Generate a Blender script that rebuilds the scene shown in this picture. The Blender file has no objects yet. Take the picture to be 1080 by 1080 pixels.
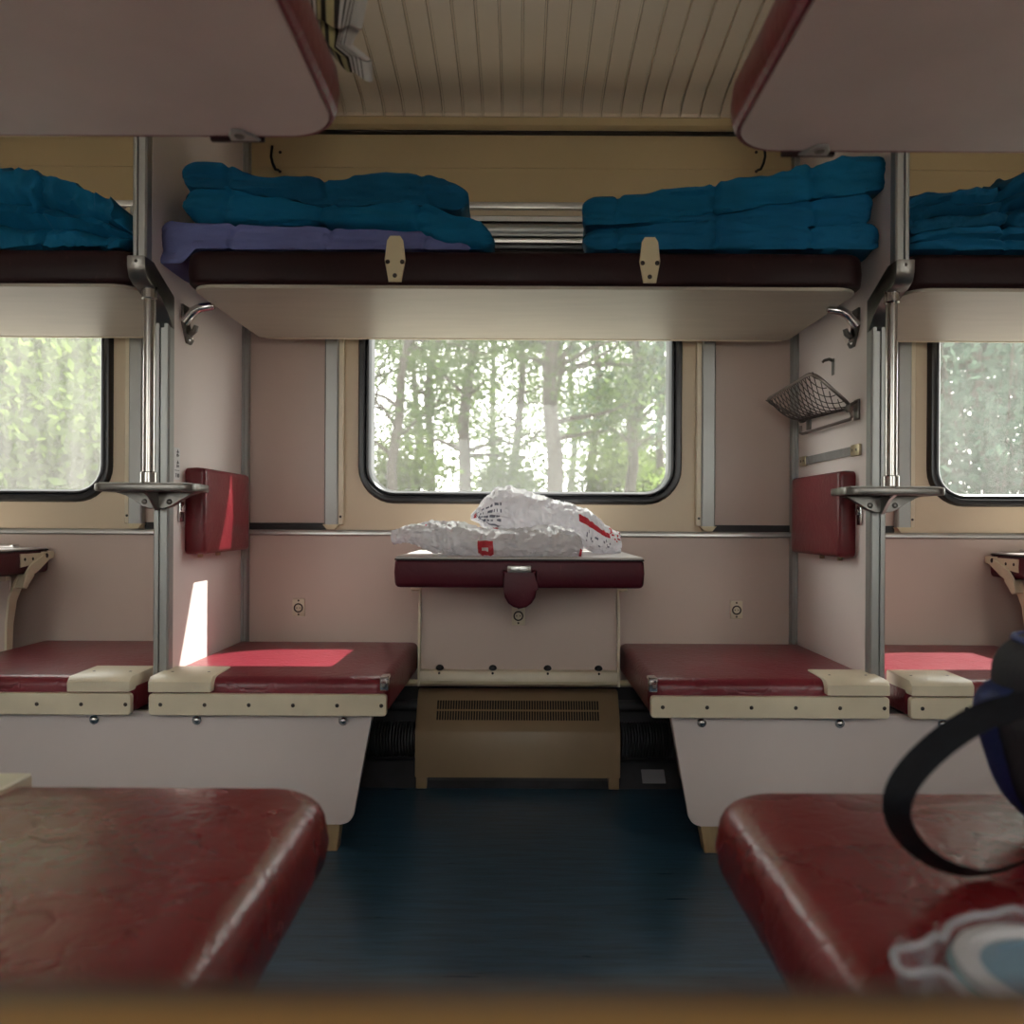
import bpy, bmesh, math, random
from math import radians, sin, cos, pi, sqrt
from mathutils import Vector, Matrix, noise

random.seed(7)
S = bpy.context.scene
COL = S.collection
H = 0.80                      # camera height above the floor
F = 880.0; CX = 548.0; CY = 550.0; ROLL = radians(0.3)
PITCH = 1.765

def P(px, py, Y):
    dx, dy = px - CX, py - CY
    x = dx * cos(ROLL) + dy * sin(ROLL)
    y = -dx * sin(ROLL) + dy * cos(ROLL)
    return Vector((x * Y / F, Y, -y * Y / F))

# ------------------------------------------------------------------ materials
def nodes(name):
    m = bpy.data.materials.new(name); m.use_nodes = True
    nt = m.node_tree
    return m, nt, nt.nodes['Principled BSDF']

def mat(name, c, rough=0.5, metal=0.0, var=0.15, vscale=6.0, bump=0.0, bscale=60.0, stretch=None, spec=0.5, rvar=0.0, sheen=0.0):
    m, nt, b = nodes(name)
    N, L = nt.nodes, nt.links
    tc = N.new('ShaderNodeTexCoord')
    mp = N.new('ShaderNodeMapping')
    if stretch: mp.inputs['Scale'].default_value = stretch
    L.new(tc.outputs['Object'], mp.inputs['Vector'])
    n = N.new('ShaderNodeTexNoise'); n.inputs['Scale'].default_value = vscale; n.inputs['Detail'].default_value = 5
    L.new(mp.outputs['Vector'], n.inputs['Vector'])
    r = N.new('ShaderNodeValToRGB')
    r.color_ramp.elements[0].position = 0.3; r.color_ramp.elements[1].position = 0.7
    r.color_ramp.elements[0].color = tuple(v * (1 - var) for v in c) + (1,)
    r.color_ramp.elements[1].color = tuple(min(1, v * (1 + var * 0.6)) for v in c) + (1,)
    L.new(n.outputs['Fac'], r.inputs['Fac']); L.new(r.outputs['Color'], b.inputs['Base Color'])
    b.inputs['Roughness'].default_value = rough; b.inputs['Metallic'].default_value = metal
    b.inputs['Specular IOR Level'].default_value = spec
    if sheen: b.inputs['Sheen Weight'].default_value = sheen
    if rvar:
        mr = N.new('ShaderNodeMapRange')
        mr.inputs['To Min'].default_value = rough - rvar; mr.inputs['To Max'].default_value = rough + rvar
        L.new(n.outputs['Fac'], mr.inputs['Value']); L.new(mr.outputs['Result'], b.inputs['Roughness'])
    if bump:
        n2 = N.new('ShaderNodeTexNoise'); n2.inputs['Scale'].default_value = bscale; n2.inputs['Detail'].default_value = 4
        L.new(mp.outputs['Vector'], n2.inputs['Vector'])
        bp = N.new('ShaderNodeBump'); bp.inputs['Strength'].default_value = bump; bp.inputs['Distance'].default_value = 0.004
        L.new(n2.outputs['Fac'], bp.inputs['Height']); L.new(bp.outputs['Normal'], b.inputs['Normal'])
    return m

def leather(name, c, rough=0.36, crease=0.35, spec=.5, wear=.22):
    m, nt, b = nodes(name); N, L = nt.nodes, nt.links
    b.inputs['Specular IOR Level'].default_value = spec
    tc = N.new('ShaderNodeTexCoord')
    nz = N.new('ShaderNodeTexNoise'); nz.inputs['Scale'].default_value = 5; nz.inputs['Detail'].default_value = 6
    L.new(tc.outputs['Object'], nz.inputs['Vector'])
    r = N.new('ShaderNodeValToRGB'); r.color_ramp.elements[0].position = .3; r.color_ramp.elements[1].position = .75
    r.color_ramp.elements[0].color = tuple(v * .8 for v in c) + (1,); r.color_ramp.elements[1].color = tuple(v * 1.15 for v in c) + (1,)
    L.new(nz.outputs['Fac'], r.inputs['Fac'])
    # thin pale scratches
    mp = N.new('ShaderNodeMapping'); mp.inputs['Scale'].default_value = (40, 6, 12); mp.inputs['Rotation'].default_value = (0, 0, .5)
    L.new(tc.outputs['Object'], mp.inputs['Vector'])
    ns = N.new('ShaderNodeTexNoise'); ns.inputs['Scale'].default_value = 2.2; ns.inputs['Detail'].default_value = 3; ns.inputs['Distortion'].default_value = .6
    L.new(mp.outputs['Vector'], ns.inputs['Vector'])
    rs = N.new('ShaderNodeValToRGB'); rs.color_ramp.elements[0].position = .66; rs.color_ramp.elements[1].position = .74
    rs.color_ramp.elements[0].color = (0, 0, 0, 1); rs.color_ramp.elements[1].color = (wear, wear, wear, 1)
    L.new(ns.outputs['Fac'], rs.inputs['Fac'])
    mx = N.new('ShaderNodeMixRGB'); mx.inputs['Color2'].default_value = (.34, .16, .15, 1)
    L.new(rs.outputs['Color'], mx.inputs['Fac']); L.new(r.outputs['Color'], mx.inputs['Color1'])
    L.new(mx.outputs['Color'], b.inputs['Base Color'])
    # creases
    v = N.new('ShaderNodeTexVoronoi'); v.feature = 'DISTANCE_TO_EDGE'; v.inputs['Scale'].default_value = 9
    nd = N.new('ShaderNodeTexNoise'); nd.inputs['Scale'].default_value = 7; nd.inputs['Detail'].default_value = 5
    L.new(tc.outputs['Object'], nd.inputs['Vector'])
    va = N.new('ShaderNodeVectorMath'); va.operation = 'MULTIPLY_ADD'; va.inputs[1].default_value = (.35, .35, .35)
    L.new(nd.outputs['Color'], va.inputs[0]); L.new(tc.outputs['Object'], va.inputs[2]); L.new(va.outputs[0], v.inputs['Vector'])
    rv = N.new('ShaderNodeValToRGB'); rv.color_ramp.elements[0].position = 0; rv.color_ramp.elements[1].position = .06
    L.new(v.outputs['Distance'], rv.inputs['Fac'])
    n3 = N.new('ShaderNodeTexNoise'); n3.inputs['Scale'].default_value = 55; n3.inputs['Detail'].default_value = 6
    L.new(tc.outputs['Object'], n3.inputs['Vector'])
    ad = N.new('ShaderNodeMath'); ad.operation = 'MULTIPLY_ADD'; ad.inputs[1].default_value = .35
    L.new(rv.outputs['Color'], ad.inputs[0]); L.new(n3.outputs['Fac'], ad.inputs[2])
    bp = N.new('ShaderNodeBump'); bp.inputs['Strength'].default_value = crease; bp.inputs['Distance'].default_value = .004
    L.new(ad.outputs[0], bp.inputs['Height']); L.new(bp.outputs['Normal'], b.inputs['Normal'])
    mr = N.new('ShaderNodeMapRange'); mr.inputs['To Min'].default_value = rough - .08; mr.inputs['To Max'].default_value = rough + .1
    L.new(nz.outputs['Fac'], mr.inputs['Value']); L.new(mr.outputs['Result'], b.inputs['Roughness'])
    return m

def glass_mat(name, dust, streak=(1, 1, 1), scale=4.0):
    m = bpy.data.materials.new(name); m.use_nodes = True; nt = m.node_tree; N, L = nt.nodes, nt.links
    N.remove(N['Principled BSDF']); out = N['Material Output']
    tr = N.new('ShaderNodeBsdfTransparent'); tr.inputs['Color'].default_value = (.95, .97, .96, 1)
    gl = N.new('ShaderNodeBsdfGlossy'); gl.inputs['Roughness'].default_value = .02
    fa = N.new('ShaderNodeLayerWeight'); fa.inputs['Blend'].default_value = .5
    pw = N.new('ShaderNodeMath'); pw.operation = 'POWER'; pw.inputs[1].default_value = 5; L.new(fa.outputs['Facing'], pw.inputs[0])
    fr = N.new('ShaderNodeMath'); fr.operation = 'MULTIPLY_ADD'; fr.inputs[1].default_value = .5; fr.inputs[2].default_value = .02; L.new(pw.outputs[0], fr.inputs[0])
    m1 = N.new('ShaderNodeMixShader'); L.new(fr.outputs[0], m1.inputs[0]); L.new(tr.outputs[0], m1.inputs[1]); L.new(gl.outputs[0], m1.inputs[2])
    tl = N.new('ShaderNodeBsdfTranslucent'); tl.inputs['Color'].default_value = (.8, .8, .78, 1)
    tc = N.new('ShaderNodeTexCoord'); mp = N.new('ShaderNodeMapping'); mp.inputs['Scale'].default_value = streak
    L.new(tc.outputs['Object'], mp.inputs['Vector'])
    nz = N.new('ShaderNodeTexNoise'); nz.inputs['Scale'].default_value = scale; nz.inputs['Detail'].default_value = 9; nz.inputs['Roughness'].default_value = .7
    L.new(mp.outputs['Vector'], nz.inputs['Vector'])
    mr = N.new('ShaderNodeMapRange'); mr.inputs['From Min'].default_value = .3; mr.inputs['From Max'].default_value = .7
    mr.inputs['To Min'].default_value = dust * .55; mr.inputs['To Max'].default_value = dust * 1.45
    L.new(nz.outputs['Fac'], mr.inputs['Value'])
    m2 = N.new('ShaderNodeMixShader'); L.new(mr.outputs['Result'], m2.inputs[0]); L.new(m1.outputs[0], m2.inputs[1]); L.new(tl.outputs[0], m2.inputs[2])
    L.new(m2.outputs[0], out.inputs['Surface'])
    return m

def film_mat(name, tint=(.97, .98, 1), haze=.12):
    m = bpy.data.materials.new(name); m.use_nodes = True; nt = m.node_tree; N, L = nt.nodes, nt.links
    N.remove(N['Principled BSDF']); out = N['Material Output']
    tr = N.new('ShaderNodeBsdfTransparent'); tr.inputs['Color'].default_value = tint + (1,)
    gl = N.new('ShaderNodeBsdfGlossy'); gl.inputs['Roughness'].default_value = .08
    lw = N.new('ShaderNodeLayerWeight'); lw.inputs['Blend'].default_value = .5
    pw = N.new('ShaderNodeMath'); pw.operation = 'POWER'; pw.inputs[1].default_value = 3; L.new(lw.outputs['Facing'], pw.inputs[0])
    fr = N.new('ShaderNodeMath'); fr.operation = 'MULTIPLY_ADD'; fr.inputs[1].default_value = .7; fr.inputs[2].default_value = .06; L.new(pw.outputs[0], fr.inputs[0])
    m1 = N.new('ShaderNodeMixShader'); L.new(fr.outputs[0], m1.inputs[0]); L.new(tr.outputs[0], m1.inputs[1]); L.new(gl.outputs[0], m1.inputs[2])
    df = N.new('ShaderNodeBsdfDiffuse'); df.inputs['Color'].default_value = (.75, .76, .8, 1)
    tc = N.new('ShaderNodeTexCoord'); nz = N.new('ShaderNodeTexNoise'); nz.inputs['Scale'].default_value = 30
    L.new(tc.outputs['Object'], nz.inputs['Vector'])
    mr = N.new('ShaderNodeMapRange'); mr.inputs['To Min'].default_value = haze * .4; mr.inputs['To Max'].default_value = haze * 1.6
    L.new(nz.outputs['Fac'], mr.inputs['Value'])
    m2 = N.new('ShaderNodeMixShader'); L.new(mr.outputs['Result'], m2.inputs[0]); L.new(m1.outputs[0], m2.inputs[1]); L.new(df.outputs[0], m2.inputs[2])
    L.new(m2.outputs[0], out.inputs['Surface'])
    return m

def leaf_mat(name, c, t):
    m = bpy.data.materials.new(name); m.use_nodes = True; nt = m.node_tree; N, L = nt.nodes, nt.links
    N.remove(N['Principled BSDF']); out = N['Material Output']
    tc = N.new('ShaderNodeTexCoord'); nz = N.new('ShaderNodeTexNoise'); nz.inputs['Scale'].default_value = 1.2; nz.inputs['Detail'].default_value = 4
    L.new(tc.outputs['Object'], nz.inputs['Vector'])
    def ramp(cc):
        r = N.new('ShaderNodeValToRGB'); r.color_ramp.elements[0].position = .35; r.color_ramp.elements[1].position = .65
        r.color_ramp.elements[0].color = tuple(v * .7 for v in cc) + (1,); r.color_ramp.elements[1].color = tuple(min(1, v * 1.25) for v in cc) + (1,)
        L.new(nz.outputs['Fac'], r.inputs['Fac']); return r
    d = N.new('ShaderNodeBsdfDiffuse'); L.new(ramp(c).outputs[0], d.inputs['Color'])
    tl = N.new('ShaderNodeBsdfTranslucent'); L.new(ramp(t).outputs[0], tl.inputs['Color'])
    mx = N.new('ShaderNodeMixShader'); mx.inputs[0].default_value = .5
    L.new(d.outputs[0], mx.inputs[1]); L.new(tl.outputs[0], mx.inputs[2]); L.new(mx.outputs[0], out.inputs['Surface'])
    return m

M = {}
M['wall'] = mat('wall laminate', (.60, .48, .415), .42, var=.05, vscale=2)
M['cream_wall'] = mat('cream laminate', (.62, .51, .36), .42, var=.05, vscale=2)
M['tan_wall'] = mat('ochre laminate', (.50, .385, .21), .45, var=.07, vscale=2.5)
M['partition'] = mat('partition laminate', (.78, .70, .665), .38, var=.04, vscale=2)
M['ceiling'] = mat('ceiling paint', (.74, .645, .52), .20, var=.06, vscale=3)
M['dark'] = mat('dark rubber', (.012, .012, .014), .55, var=.2)
M['rubber'] = mat('window rubber', (.012, .012, .015), .32, var=.2)
M['under'] = mat('dark underfloor metal', (.05, .05, .055), .55, var=.4, vscale=9)  # dark base colour with random mottling
M['floor'] = mat('dark blue linoleum', (.042, .108, .172), .30, var=.35, vscale=14, stretch=(.5, 4, 1), bump=.12, bscale=40, rvar=.06)
M['alu'] = mat('aluminium profile', (.55, .55, .53), .32, metal=.85, var=.08, vscale=3)
M['alu_dull'] = mat('dull aluminium', (.36, .365, .35), .42, metal=.6, var=.08)
M['chrome'] = mat('chrome', (.72, .72, .72), .16, metal=1, var=.06)
M['rail'] = mat('worn chrome rail', (.40, .385, .36), .22, metal=1, var=.1)
M['cast'] = mat('cast metal', (.19, .18, .165), .36, metal=.9, var=.25, vscale=20, bump=.1)
M['leather'] = leather('maroon leatherette', (.18, .016, .029), .32)
M['leather_rest'] = leather('red maroon leatherette', (.15, .009, .016), .34, .2)
M['leather_table'] = leather('dark wine leatherette', (.085, .007, .018), .45, .1, .3, .1)
M['leather_near'] = leather('worn maroon leatherette', (.20, .018, .021), .26, .28)
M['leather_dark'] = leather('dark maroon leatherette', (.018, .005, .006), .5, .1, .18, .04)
M['board'] = mat('bunk underside laminate', (.64, .55, .51), .5, var=.08, vscale=5, bump=.08, bscale=25)
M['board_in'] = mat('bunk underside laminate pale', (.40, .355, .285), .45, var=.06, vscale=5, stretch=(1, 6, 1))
M['cream'] = mat('cream painted metal', (.72, .64, .48), .36, var=.10, vscale=9)
M['cream_plate'] = mat('cream plastic', (.60, .52, .33), .4, var=.1)
M['bin'] = mat('bench panel laminate', (.68, .60, .575), .42, var=.04, vscale=3)
M['heater'] = mat('tan painted steel', (.34, .24, .14), .42, var=.08, vscale=7)
M['wood'] = mat('pale wood', (.42, .30, .16), .55, var=.25, vscale=5, stretch=(8, 8, 1))
M['table_wood'] = mat('brown laminate', (.21, .115, .036), .38, var=.15, vscale=8)
M['table_edge'] = mat('dark brown edging', (.05, .028, .018), .5, var=.15)
M['table_top'] = mat('pale table laminate', (.60, .56, .55), .3, var=.06, vscale=12)
M['screw'] = mat('dark screw', (.06, .05, .045), .4, metal=.7)
M['teal'] = mat('teal quilt cotton', (.004, .115, .235), .8, var=.25, vscale=7, bump=.25, bscale=120, spec=.2)
M['teal_dark'] = mat('deep teal quilt cotton', (.004, .088, .185), .8, var=.25, vscale=7, bump=.25, bscale=120, spec=.2)
M['blue'] = mat('blue quilt cotton', (.006, .115, .245), .8, var=.25, vscale=7, bump=.25, bscale=120, spec=.2)
M['violet'] = mat('violet blue blanket', (.135, .155, .34), .85, var=.15, vscale=8, bump=.25, bscale=140, spec=.2)
M['plastic_bag'] = mat('white plastic film', (.86, .86, .89), .22, var=.08, vscale=30, bump=.25, bscale=55)
def add_translucent(m, c, f):
    nt = m.node_tree; N, L = nt.nodes, nt.links; b = N['Principled BSDF']
    t = N.new('ShaderNodeBsdfTranslucent'); t.inputs['Color'].default_value = c
    mx = N.new('ShaderNodeMixShader'); mx.inputs[0].default_value = f
    L.new(b.outputs[0], mx.inputs[1]); L.new(t.outputs[0], mx.inputs[2]); L.new(mx.outputs[0], N['Material Output'].inputs['Surface'])
add_translucent(M['plastic_bag'], (.9, .9, .92, 1), .3)
M['red_print'] = mat('red print', (.62, .035, .055), .35, var=.15)
M['grey_print'] = mat('grey print', (.16, .17, .22), .4, var=.3)
M['white'] = mat('white plastic', (.75, .74, .74), .35, var=.05)
M['navy'] = mat('navy nylon', (.006, .007, .014), .7, var=.25, vscale=40, bump=.3, bscale=200)
M['webbing'] = mat('black webbing', (.010, .013, .020), .65, var=.3, vscale=60, bump=.4, bscale=250)
M['royal'] = mat('royal blue nylon', (.012, .035, .23), .55, var=.2, vscale=40, bump=.3, bscale=200)
M['blue_lid'] = mat('pale blue foil', (.20, .33, .43), .35, var=.1)
M['lid_white'] = mat('milky plastic', (.55, .56, .58), .3, var=.06)
M['film'] = film_mat('clear film')
M['glass'] = glass_mat('dusty glass', .038, (1, 1, .5), 5)
M['glass_dirty'] = glass_mat('dirty glass', .08, (6, 1, .7), 4)
M['glass_right'] = glass_mat('dusty glass streaked', .045, (2, 1, .7), 5)
M['wire'] = mat('basket wire', (.22, .19, .17), .35, metal=.85, var=.2)
M['net'] = mat('net cord', (.06, .045, .04), .7, var=.2)
M['strap'] = mat('grey strap', (.24, .23, .22), .7, var=.15, vscale=60)
M['brass'] = mat('brassy metal', (.5, .42, .27), .35, metal=.7)
M['bark'] = mat('bark', (.055, .045, .038), .9, var=.4, vscale=6, stretch=(4, 4, 1), bump=.5, bscale=12)
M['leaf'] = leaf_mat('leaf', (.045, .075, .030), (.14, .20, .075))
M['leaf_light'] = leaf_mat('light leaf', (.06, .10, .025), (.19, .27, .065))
M['leaf_blue'] = leaf_mat('bluish leaf', (.045, .075, .062), (.15, .22, .16))  # bluer green than the plain leaf
M['bounce_ground'] = mat('pale bounce ground', (.52, .49, .45), .9, var=.25, vscale=5, bump=.4, bscale=20)  # made pale to bounce daylight onto the ceiling and bunk undersides
M['ballast'] = mat('track ballast', (.22, .20, .18), .9, var=.4, vscale=8, bump=.6, bscale=20)
M['ground'] = mat('meadow', (.06, .085, .03), .9, var=.4, vscale=1.5, bump=.5, bscale=8)

def stripes_mat():
    m, nt, b = nodes('striped ticking'); N, L = nt.nodes, nt.links
    uv = N.new('ShaderNodeUVMap'); sp = N.new('ShaderNodeSeparateXYZ'); L.new(uv.outputs[0], sp.inputs[0])
    r = N.new('ShaderNodeValToRGB'); r.color_ramp.interpolation = 'CONSTANT'
    el = r.color_ramp.elements
    light = (.60, .585, .56, 1); dark = (.03, .026, .024, 1); ol = (.50, .46, .26, 1)
    seq = [(0, light), (.06, dark), (.085, light), (.13, dark), (.155, light), (.20, dark), (.225, ol), (.30, dark), (.38, ol), (.50, dark), (.57, light), (.62, dark), (.645, light), (.70, dark), (.725, light), (.78, dark), (.80, light)]
    el[0].position = 0; el[0].color = seq[0][1]
    el[1].position = seq[1][0]; el[1].color = seq[1][1]
    for p, c in seq[2:]:
        e = el.new(p); e.color = c
    L.new(sp.outputs[0], r.inputs['Fac']); L.new(r.outputs['Color'], b.inputs['Base Color']); b.inputs['Roughness'].default_value = .85
    return m
M['stripes'] = stripes_mat()

# ------------------------------------------------------------------ mesh builder (z is relative to the camera height)
def rr(x0, x1, y0, y1, rad, inset=0.0, n=6):
    """rounded rectangle loop, counter-clockwise from corner (x0,y0)"""
    if not isinstance(rad, (list, tuple)): rad = [rad] * 4
    a0, a1, b0, b1 = x0 + inset, x1 - inset, y0 + inset, y1 - inset
    out = []
    mx = min((a1 - a0), (b1 - b0)) / 2 * .98
    for k, (cx, cy, s) in enumerate(((a0, b0, pi), (a1, b0, 1.5 * pi), (a1, b1, 0), (a0, b1, .5 * pi))):
        r = min(max(rad[k] - inset, .004), mx)
        ccx = cx + r if k in (0, 3) else cx - r
        ccy = cy + r if k in (0, 1) else cy - r
        for i in range(n + 1):
            t = s + (pi / 2) * i / n
            out.append((ccx + r * cos(t), ccy + r * sin(t)))
    return out

class MB:
    def __init__(s):
        s.bm = bmesh.new(); s.uv = None
    def quadstrip(s, rings, closed=True, capa=True, capb=True):
        bm = s.bm
        vs = [[bm.verts.new(p) for p in r] for r in rings]
        n = len(vs[0]); fs = []
        for a, b in zip(vs[:-1], vs[1:]):
            for i in range(n if closed else n - 1):
                j = (i + 1) % n
                fs.append(bm.faces.new((a[i], a[j], b[j], b[i])))
        if closed and capa: fs.append(bm.faces.new(list(reversed(vs[0]))))
        if closed and capb: fs.append(bm.faces.new(vs[-1]))
        return fs
    def box(s, x0, x1, y0, y1, z0, z1, bev=0.0, seg=2):
        bm = s.bm
        v = [bm.verts.new((x, y, z)) for z in (z0, z1) for y in (y0, y1) for x in (x0, x1)]
        fs = [bm.faces.new([v[i] for i in q]) for q in ((0, 2, 3, 1), (4, 5, 7, 6), (0, 1, 5, 4), (2, 6, 7, 3), (0, 4, 6, 2), (1, 3, 7, 5))]
        if bev:
            ed = list({e for f in fs for e in f.edges})
            bmesh.ops.bevel(bm, geom=ed, offset=bev, segments=seg, affect='EDGES', profile=.5)
        return s
    def prism(s, pts, axis, a0, a1, bev=0.0, seg=2):
        def m(p, a):
            return {'x': (a, p[0], p[1]), 'y': (p[0], a, p[1]), 'z': (p[0], p[1], a)}[axis]
        bm = s.bm
        A = [bm.verts.new(m(p, a0)) for p in pts]; B = [bm.verts.new(m(p, a1)) for p in pts]
        n = len(pts)
        fs = [bm.faces.new(A), bm.faces.new(list(reversed(B)))]
        for i in range(n):
            j = (i + 1) % n
            fs.append(bm.faces.new((A[j], A[i], B[i], B[j])))
        if bev:
            ed = [e for e in set(fs[0].edges) | set(fs[1].edges)]
            bmesh.ops.bevel(bm, geom=ed, offset=bev, segments=seg, affect='EDGES', profile=.5)
        return s
    def tube(s, path, r, n=10, closed=False, flat=None):
        path = [Vector(p) for p in path]
        m = len(path); rings = []
        up = Vector((0, 0, 1)); prev = None
        for i, p in enumerate(path):
            if closed: t = path[(i + 1) % m] - path[i - 1]
            else: t = path[min(i + 1, m - 1)] - path[max(i - 1, 0)]
            t.normalize()
            if prev is None:
                a = up if abs(t.dot(up)) < .95 else Vector((1, 0, 0))
                u = t.cross(a).normalized()
            else:
                u = (prev - t * prev.dot(t)).normalized()
            prev = u; w = t.cross(u)
            rad = r[i] if isinstance(r, (list, tuple)) else r
            rings.append([p + u * (rad * cos(2 * pi * k / n)) + w * (rad * (flat or 1) * sin(2 * pi * k / n)) for k in range(n)])
        if closed:
            rings.append(rings[0])
            fs = s.quadstrip(rings[:-1], True, False, False)
            bm = s.bm; bm.verts.ensure_lookup_table()
            base = len(bm.verts) - n * m
            for k in range(n):
                j = (k + 1) % n
                bm.faces.new((bm.verts[base + (m - 1) * n + k], bm.verts[base + (m - 1) * n + j], bm.verts[base + j], bm.verts[base + k]))
        else:
            s.quadstrip(rings)
        return s
    def cyl(s, p0, p1, r, n=18, bev=0.0):
        p0, p1 = Vector(p0), Vector(p1)
        if bev:
            d = (p1 - p0).normalized() * bev
            return s.tube([p0, p0 + d, p1 - d, p1], [r - bev, r, r, r - bev], n)
        return s.tube([p0, p1], r, n)
    def lathe(s, c, prof, n=32, closed=False):
        rings = [[(c[0] + r * cos(2 * pi * k / n), c[1] + r * sin(2 * pi * k / n), c[2] + z) for k in range(n)] for r, z in prof]
        s.quadstrip(rings); return s
    def dome(s, c, axis, r, h, n=14):
        a = Vector(axis).normalized(); c = Vector(c)
        u = a.cross(Vector((0, 0, 1)) if abs(a.z) < .9 else Vector((1, 0, 0))).normalized(); w = a.cross(u)
        rings = []
        for i in range(6):
            t = i / 5 * pi / 2 * .98
            rings.append([c + a * (h * sin(t)) + (u * cos(2 * pi * k / n) + w * sin(2 * pi * k / n)) * (r * cos(t)) for k in range(n)])
        s.quadstrip(rings); return s
    def cushion(s, x0, x1, y0, y1, z0, z1, rad, er=.03, eb=.012, crown=.006, bulge=.004, n=8):
        rings = []
        def ring(ins, z): rings.append([(p[0], p[1], z) for p in rr(x0, x1, y0, y1, rad, ins, n)])
        ring(eb + .03, z0); ring(eb, z0)
        for i in range(1, 4):
            t = i / 3 * pi / 2
            ring(eb * (1 - sin(t)), z0 + eb * (1 - cos(t)))
        ring(-bulge, (z0 + eb + z1 - er) / 2)
        for i in range(0, 6):
            t = i / 5 * pi / 2
            ring(er * (1 - cos(t)), z1 - er + er * sin(t))
        dmax = min(x1 - x0, y1 - y0) / 2
        for k in range(1, 6):
            f = k / 5 * .9
            ring(er + (dmax - er) * f, z1 + crown * (1 - (1 - f) ** 2))
        s.quadstrip(rings); return s
    def blanket(s, x0, x1, y0, y1, zb, zt, seed=0, amp=.008, grooves=(.5,), nx=60, endr=.04, gd=.02, freq=(3.5, 9, 22), skew=0, edge=None):
        """folded quilt: closed cross-section loops in YZ swept along X"""
        K = 40; rings = []
        base = rr(0, 1, 0, 1, .01, 0, 1)
        loop = []
        # param: front side bottom->top dense, then top, back, bottom
        for i in range(16): loop.append((0, i / 15))
        for i in range(1, 11): loop.append((i / 10, 1))
        for i in range(1, 7): loop.append((1, 1 - i / 6))
        for i in range(1, 8): loop.append((1 - i / 8, 0))
        xs = []
        for i in range(nx + 1): xs.append(i / nx)
        off = Vector((seed * 7.31, seed * 3.17, seed * 1.7))
        for ti in xs:
            x = x0 + (x1 - x0) * ti
            b, t = zb(x), zt(x); h = t - b
            de = min(ti, 1 - ti) * (x1 - x0)
            sc = 1.0
            if de < endr:
                q = 1 - de / endr
                sc = max(.05, sqrt(max(0, 1 - q * q)) * .9 + .1)
            ring = []
            for (u, v) in loop:
                r = min(.45, .045 / max(h, .02) * .5)
                # round the cross-section
                yy = u; zz = v
                cy = (u - .5) * 2; cz = (v - .5) * 2
                k = (abs(cy) ** 8 + abs(cz) ** 3.2) ** (1 / 5.0) if (cy or cz) else 1
                if k > 1: cz2 = cz / (k ** .55); cy2 = cy / (k ** .12)
                else: cz2, cy2 = cz, cy
                y = y0 + (y1 - y0) * (.5 + cy2 * .5); z = b + h * (.5 + cz2 * .5)
                gin = 0
                if u < .15:
                    for gi, g in enumerate(grooves):
                        gg = g + .06 * noise.noise(Vector((x * 4, gi * 3.3, seed)))
                        gin += gd * math.exp(-((v - gg) / .07) ** 2)
                y += gin * (1 - u / .15 if u < .15 else 0)
                p = Vector((x * freq[0], y * freq[1] + skew * x * 6, z * freq[2])) + off
                n1 = noise.noise(p); n2 = noise.noise(p * 2.3 + Vector((5, 1, 2))); n3 = 1 - abs(noise.noise(p * 1.7 + Vector((9, 4, 7)))) * 2
                sx_ = (x + .03 * noise.noise(Vector((z * 9, seed, 1)))) / .23
                seam = math.exp(-((sx_ - round(sx_)) * .23 / .007) ** 2)
                n4 = 1 - abs(noise.noise(p * 4.1 + Vector((2, 8, 3)))) * 2
                d = amp * (n1 * .9 + n2 * .5 + n3 * .45 + n4 * .22 - .3 - .55 * seam)
                nv = Vector((0, cy2 if abs(cy) > .9 else 0, cz2 if abs(cz) > .9 else 0))
                if nv.length > 0: nv.normalize()
                ym, zm = (y0 + y1) / 2, (b + t) / 2
                zlow = b if cz < -.9 else None
                y = ym + (y - ym) * (sc * .15 + .85) + nv.y * d
                z = zm + (z - zm) * sc + nv.z * d
                if z < b: z = b
                xx = x + (noise.noise(Vector((z * 18, y * 5, seed * 2.2))) * amp * 2.2 if de < endr * 1.5 else 0)
                ring.append((xx, y, z))
            rings.append(ring)
        s.quadstrip(rings); return s
    def build(s, name, m, parent=None, origin=None, smooth=True, angle=38):
        bm = s.bm
        bmesh.ops.recalc_face_normals(bm, faces=bm.faces[:])
        for f in bm.faces: f.smooth = smooth
        if smooth:
            lim = radians(angle)
            for e in bm.edges:
                if len(e.link_faces) == 2 and e.calc_face_angle(0) > lim: e.smooth = False
        xs = [v.co for v in bm.verts]
        if parent is not None:
            o0 = Vector(parent['_o'])
        elif origin is not None:
            o0 = Vector(origin)
        else:
            lo = Vector((min(v.x for v in xs), min(v.y for v in xs), min(v.z for v in xs)))
            hi = Vector((max(v.x for v in xs), max(v.y for v in xs), max(v.z for v in xs)))
            o0 = Vector(((lo.x + hi.x) / 2, (lo.y + hi.y) / 2, lo.z))
        bmesh.ops.translate(bm, verts=bm.verts[:], vec=-o0)
        me = bpy.data.meshes.new(name); bm.to_mesh(me); bm.free()
        for q in (m if isinstance(m, (list, tuple)) else [m]): me.materials.append(q)
        o = bpy.data.objects.new(name, me); COL.objects.link(o)
        o['_o'] = tuple(o0)
        if parent is not None: o.parent = parent
        else: o.location = o0 + Vector((0, 0, H))
        return o

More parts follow.
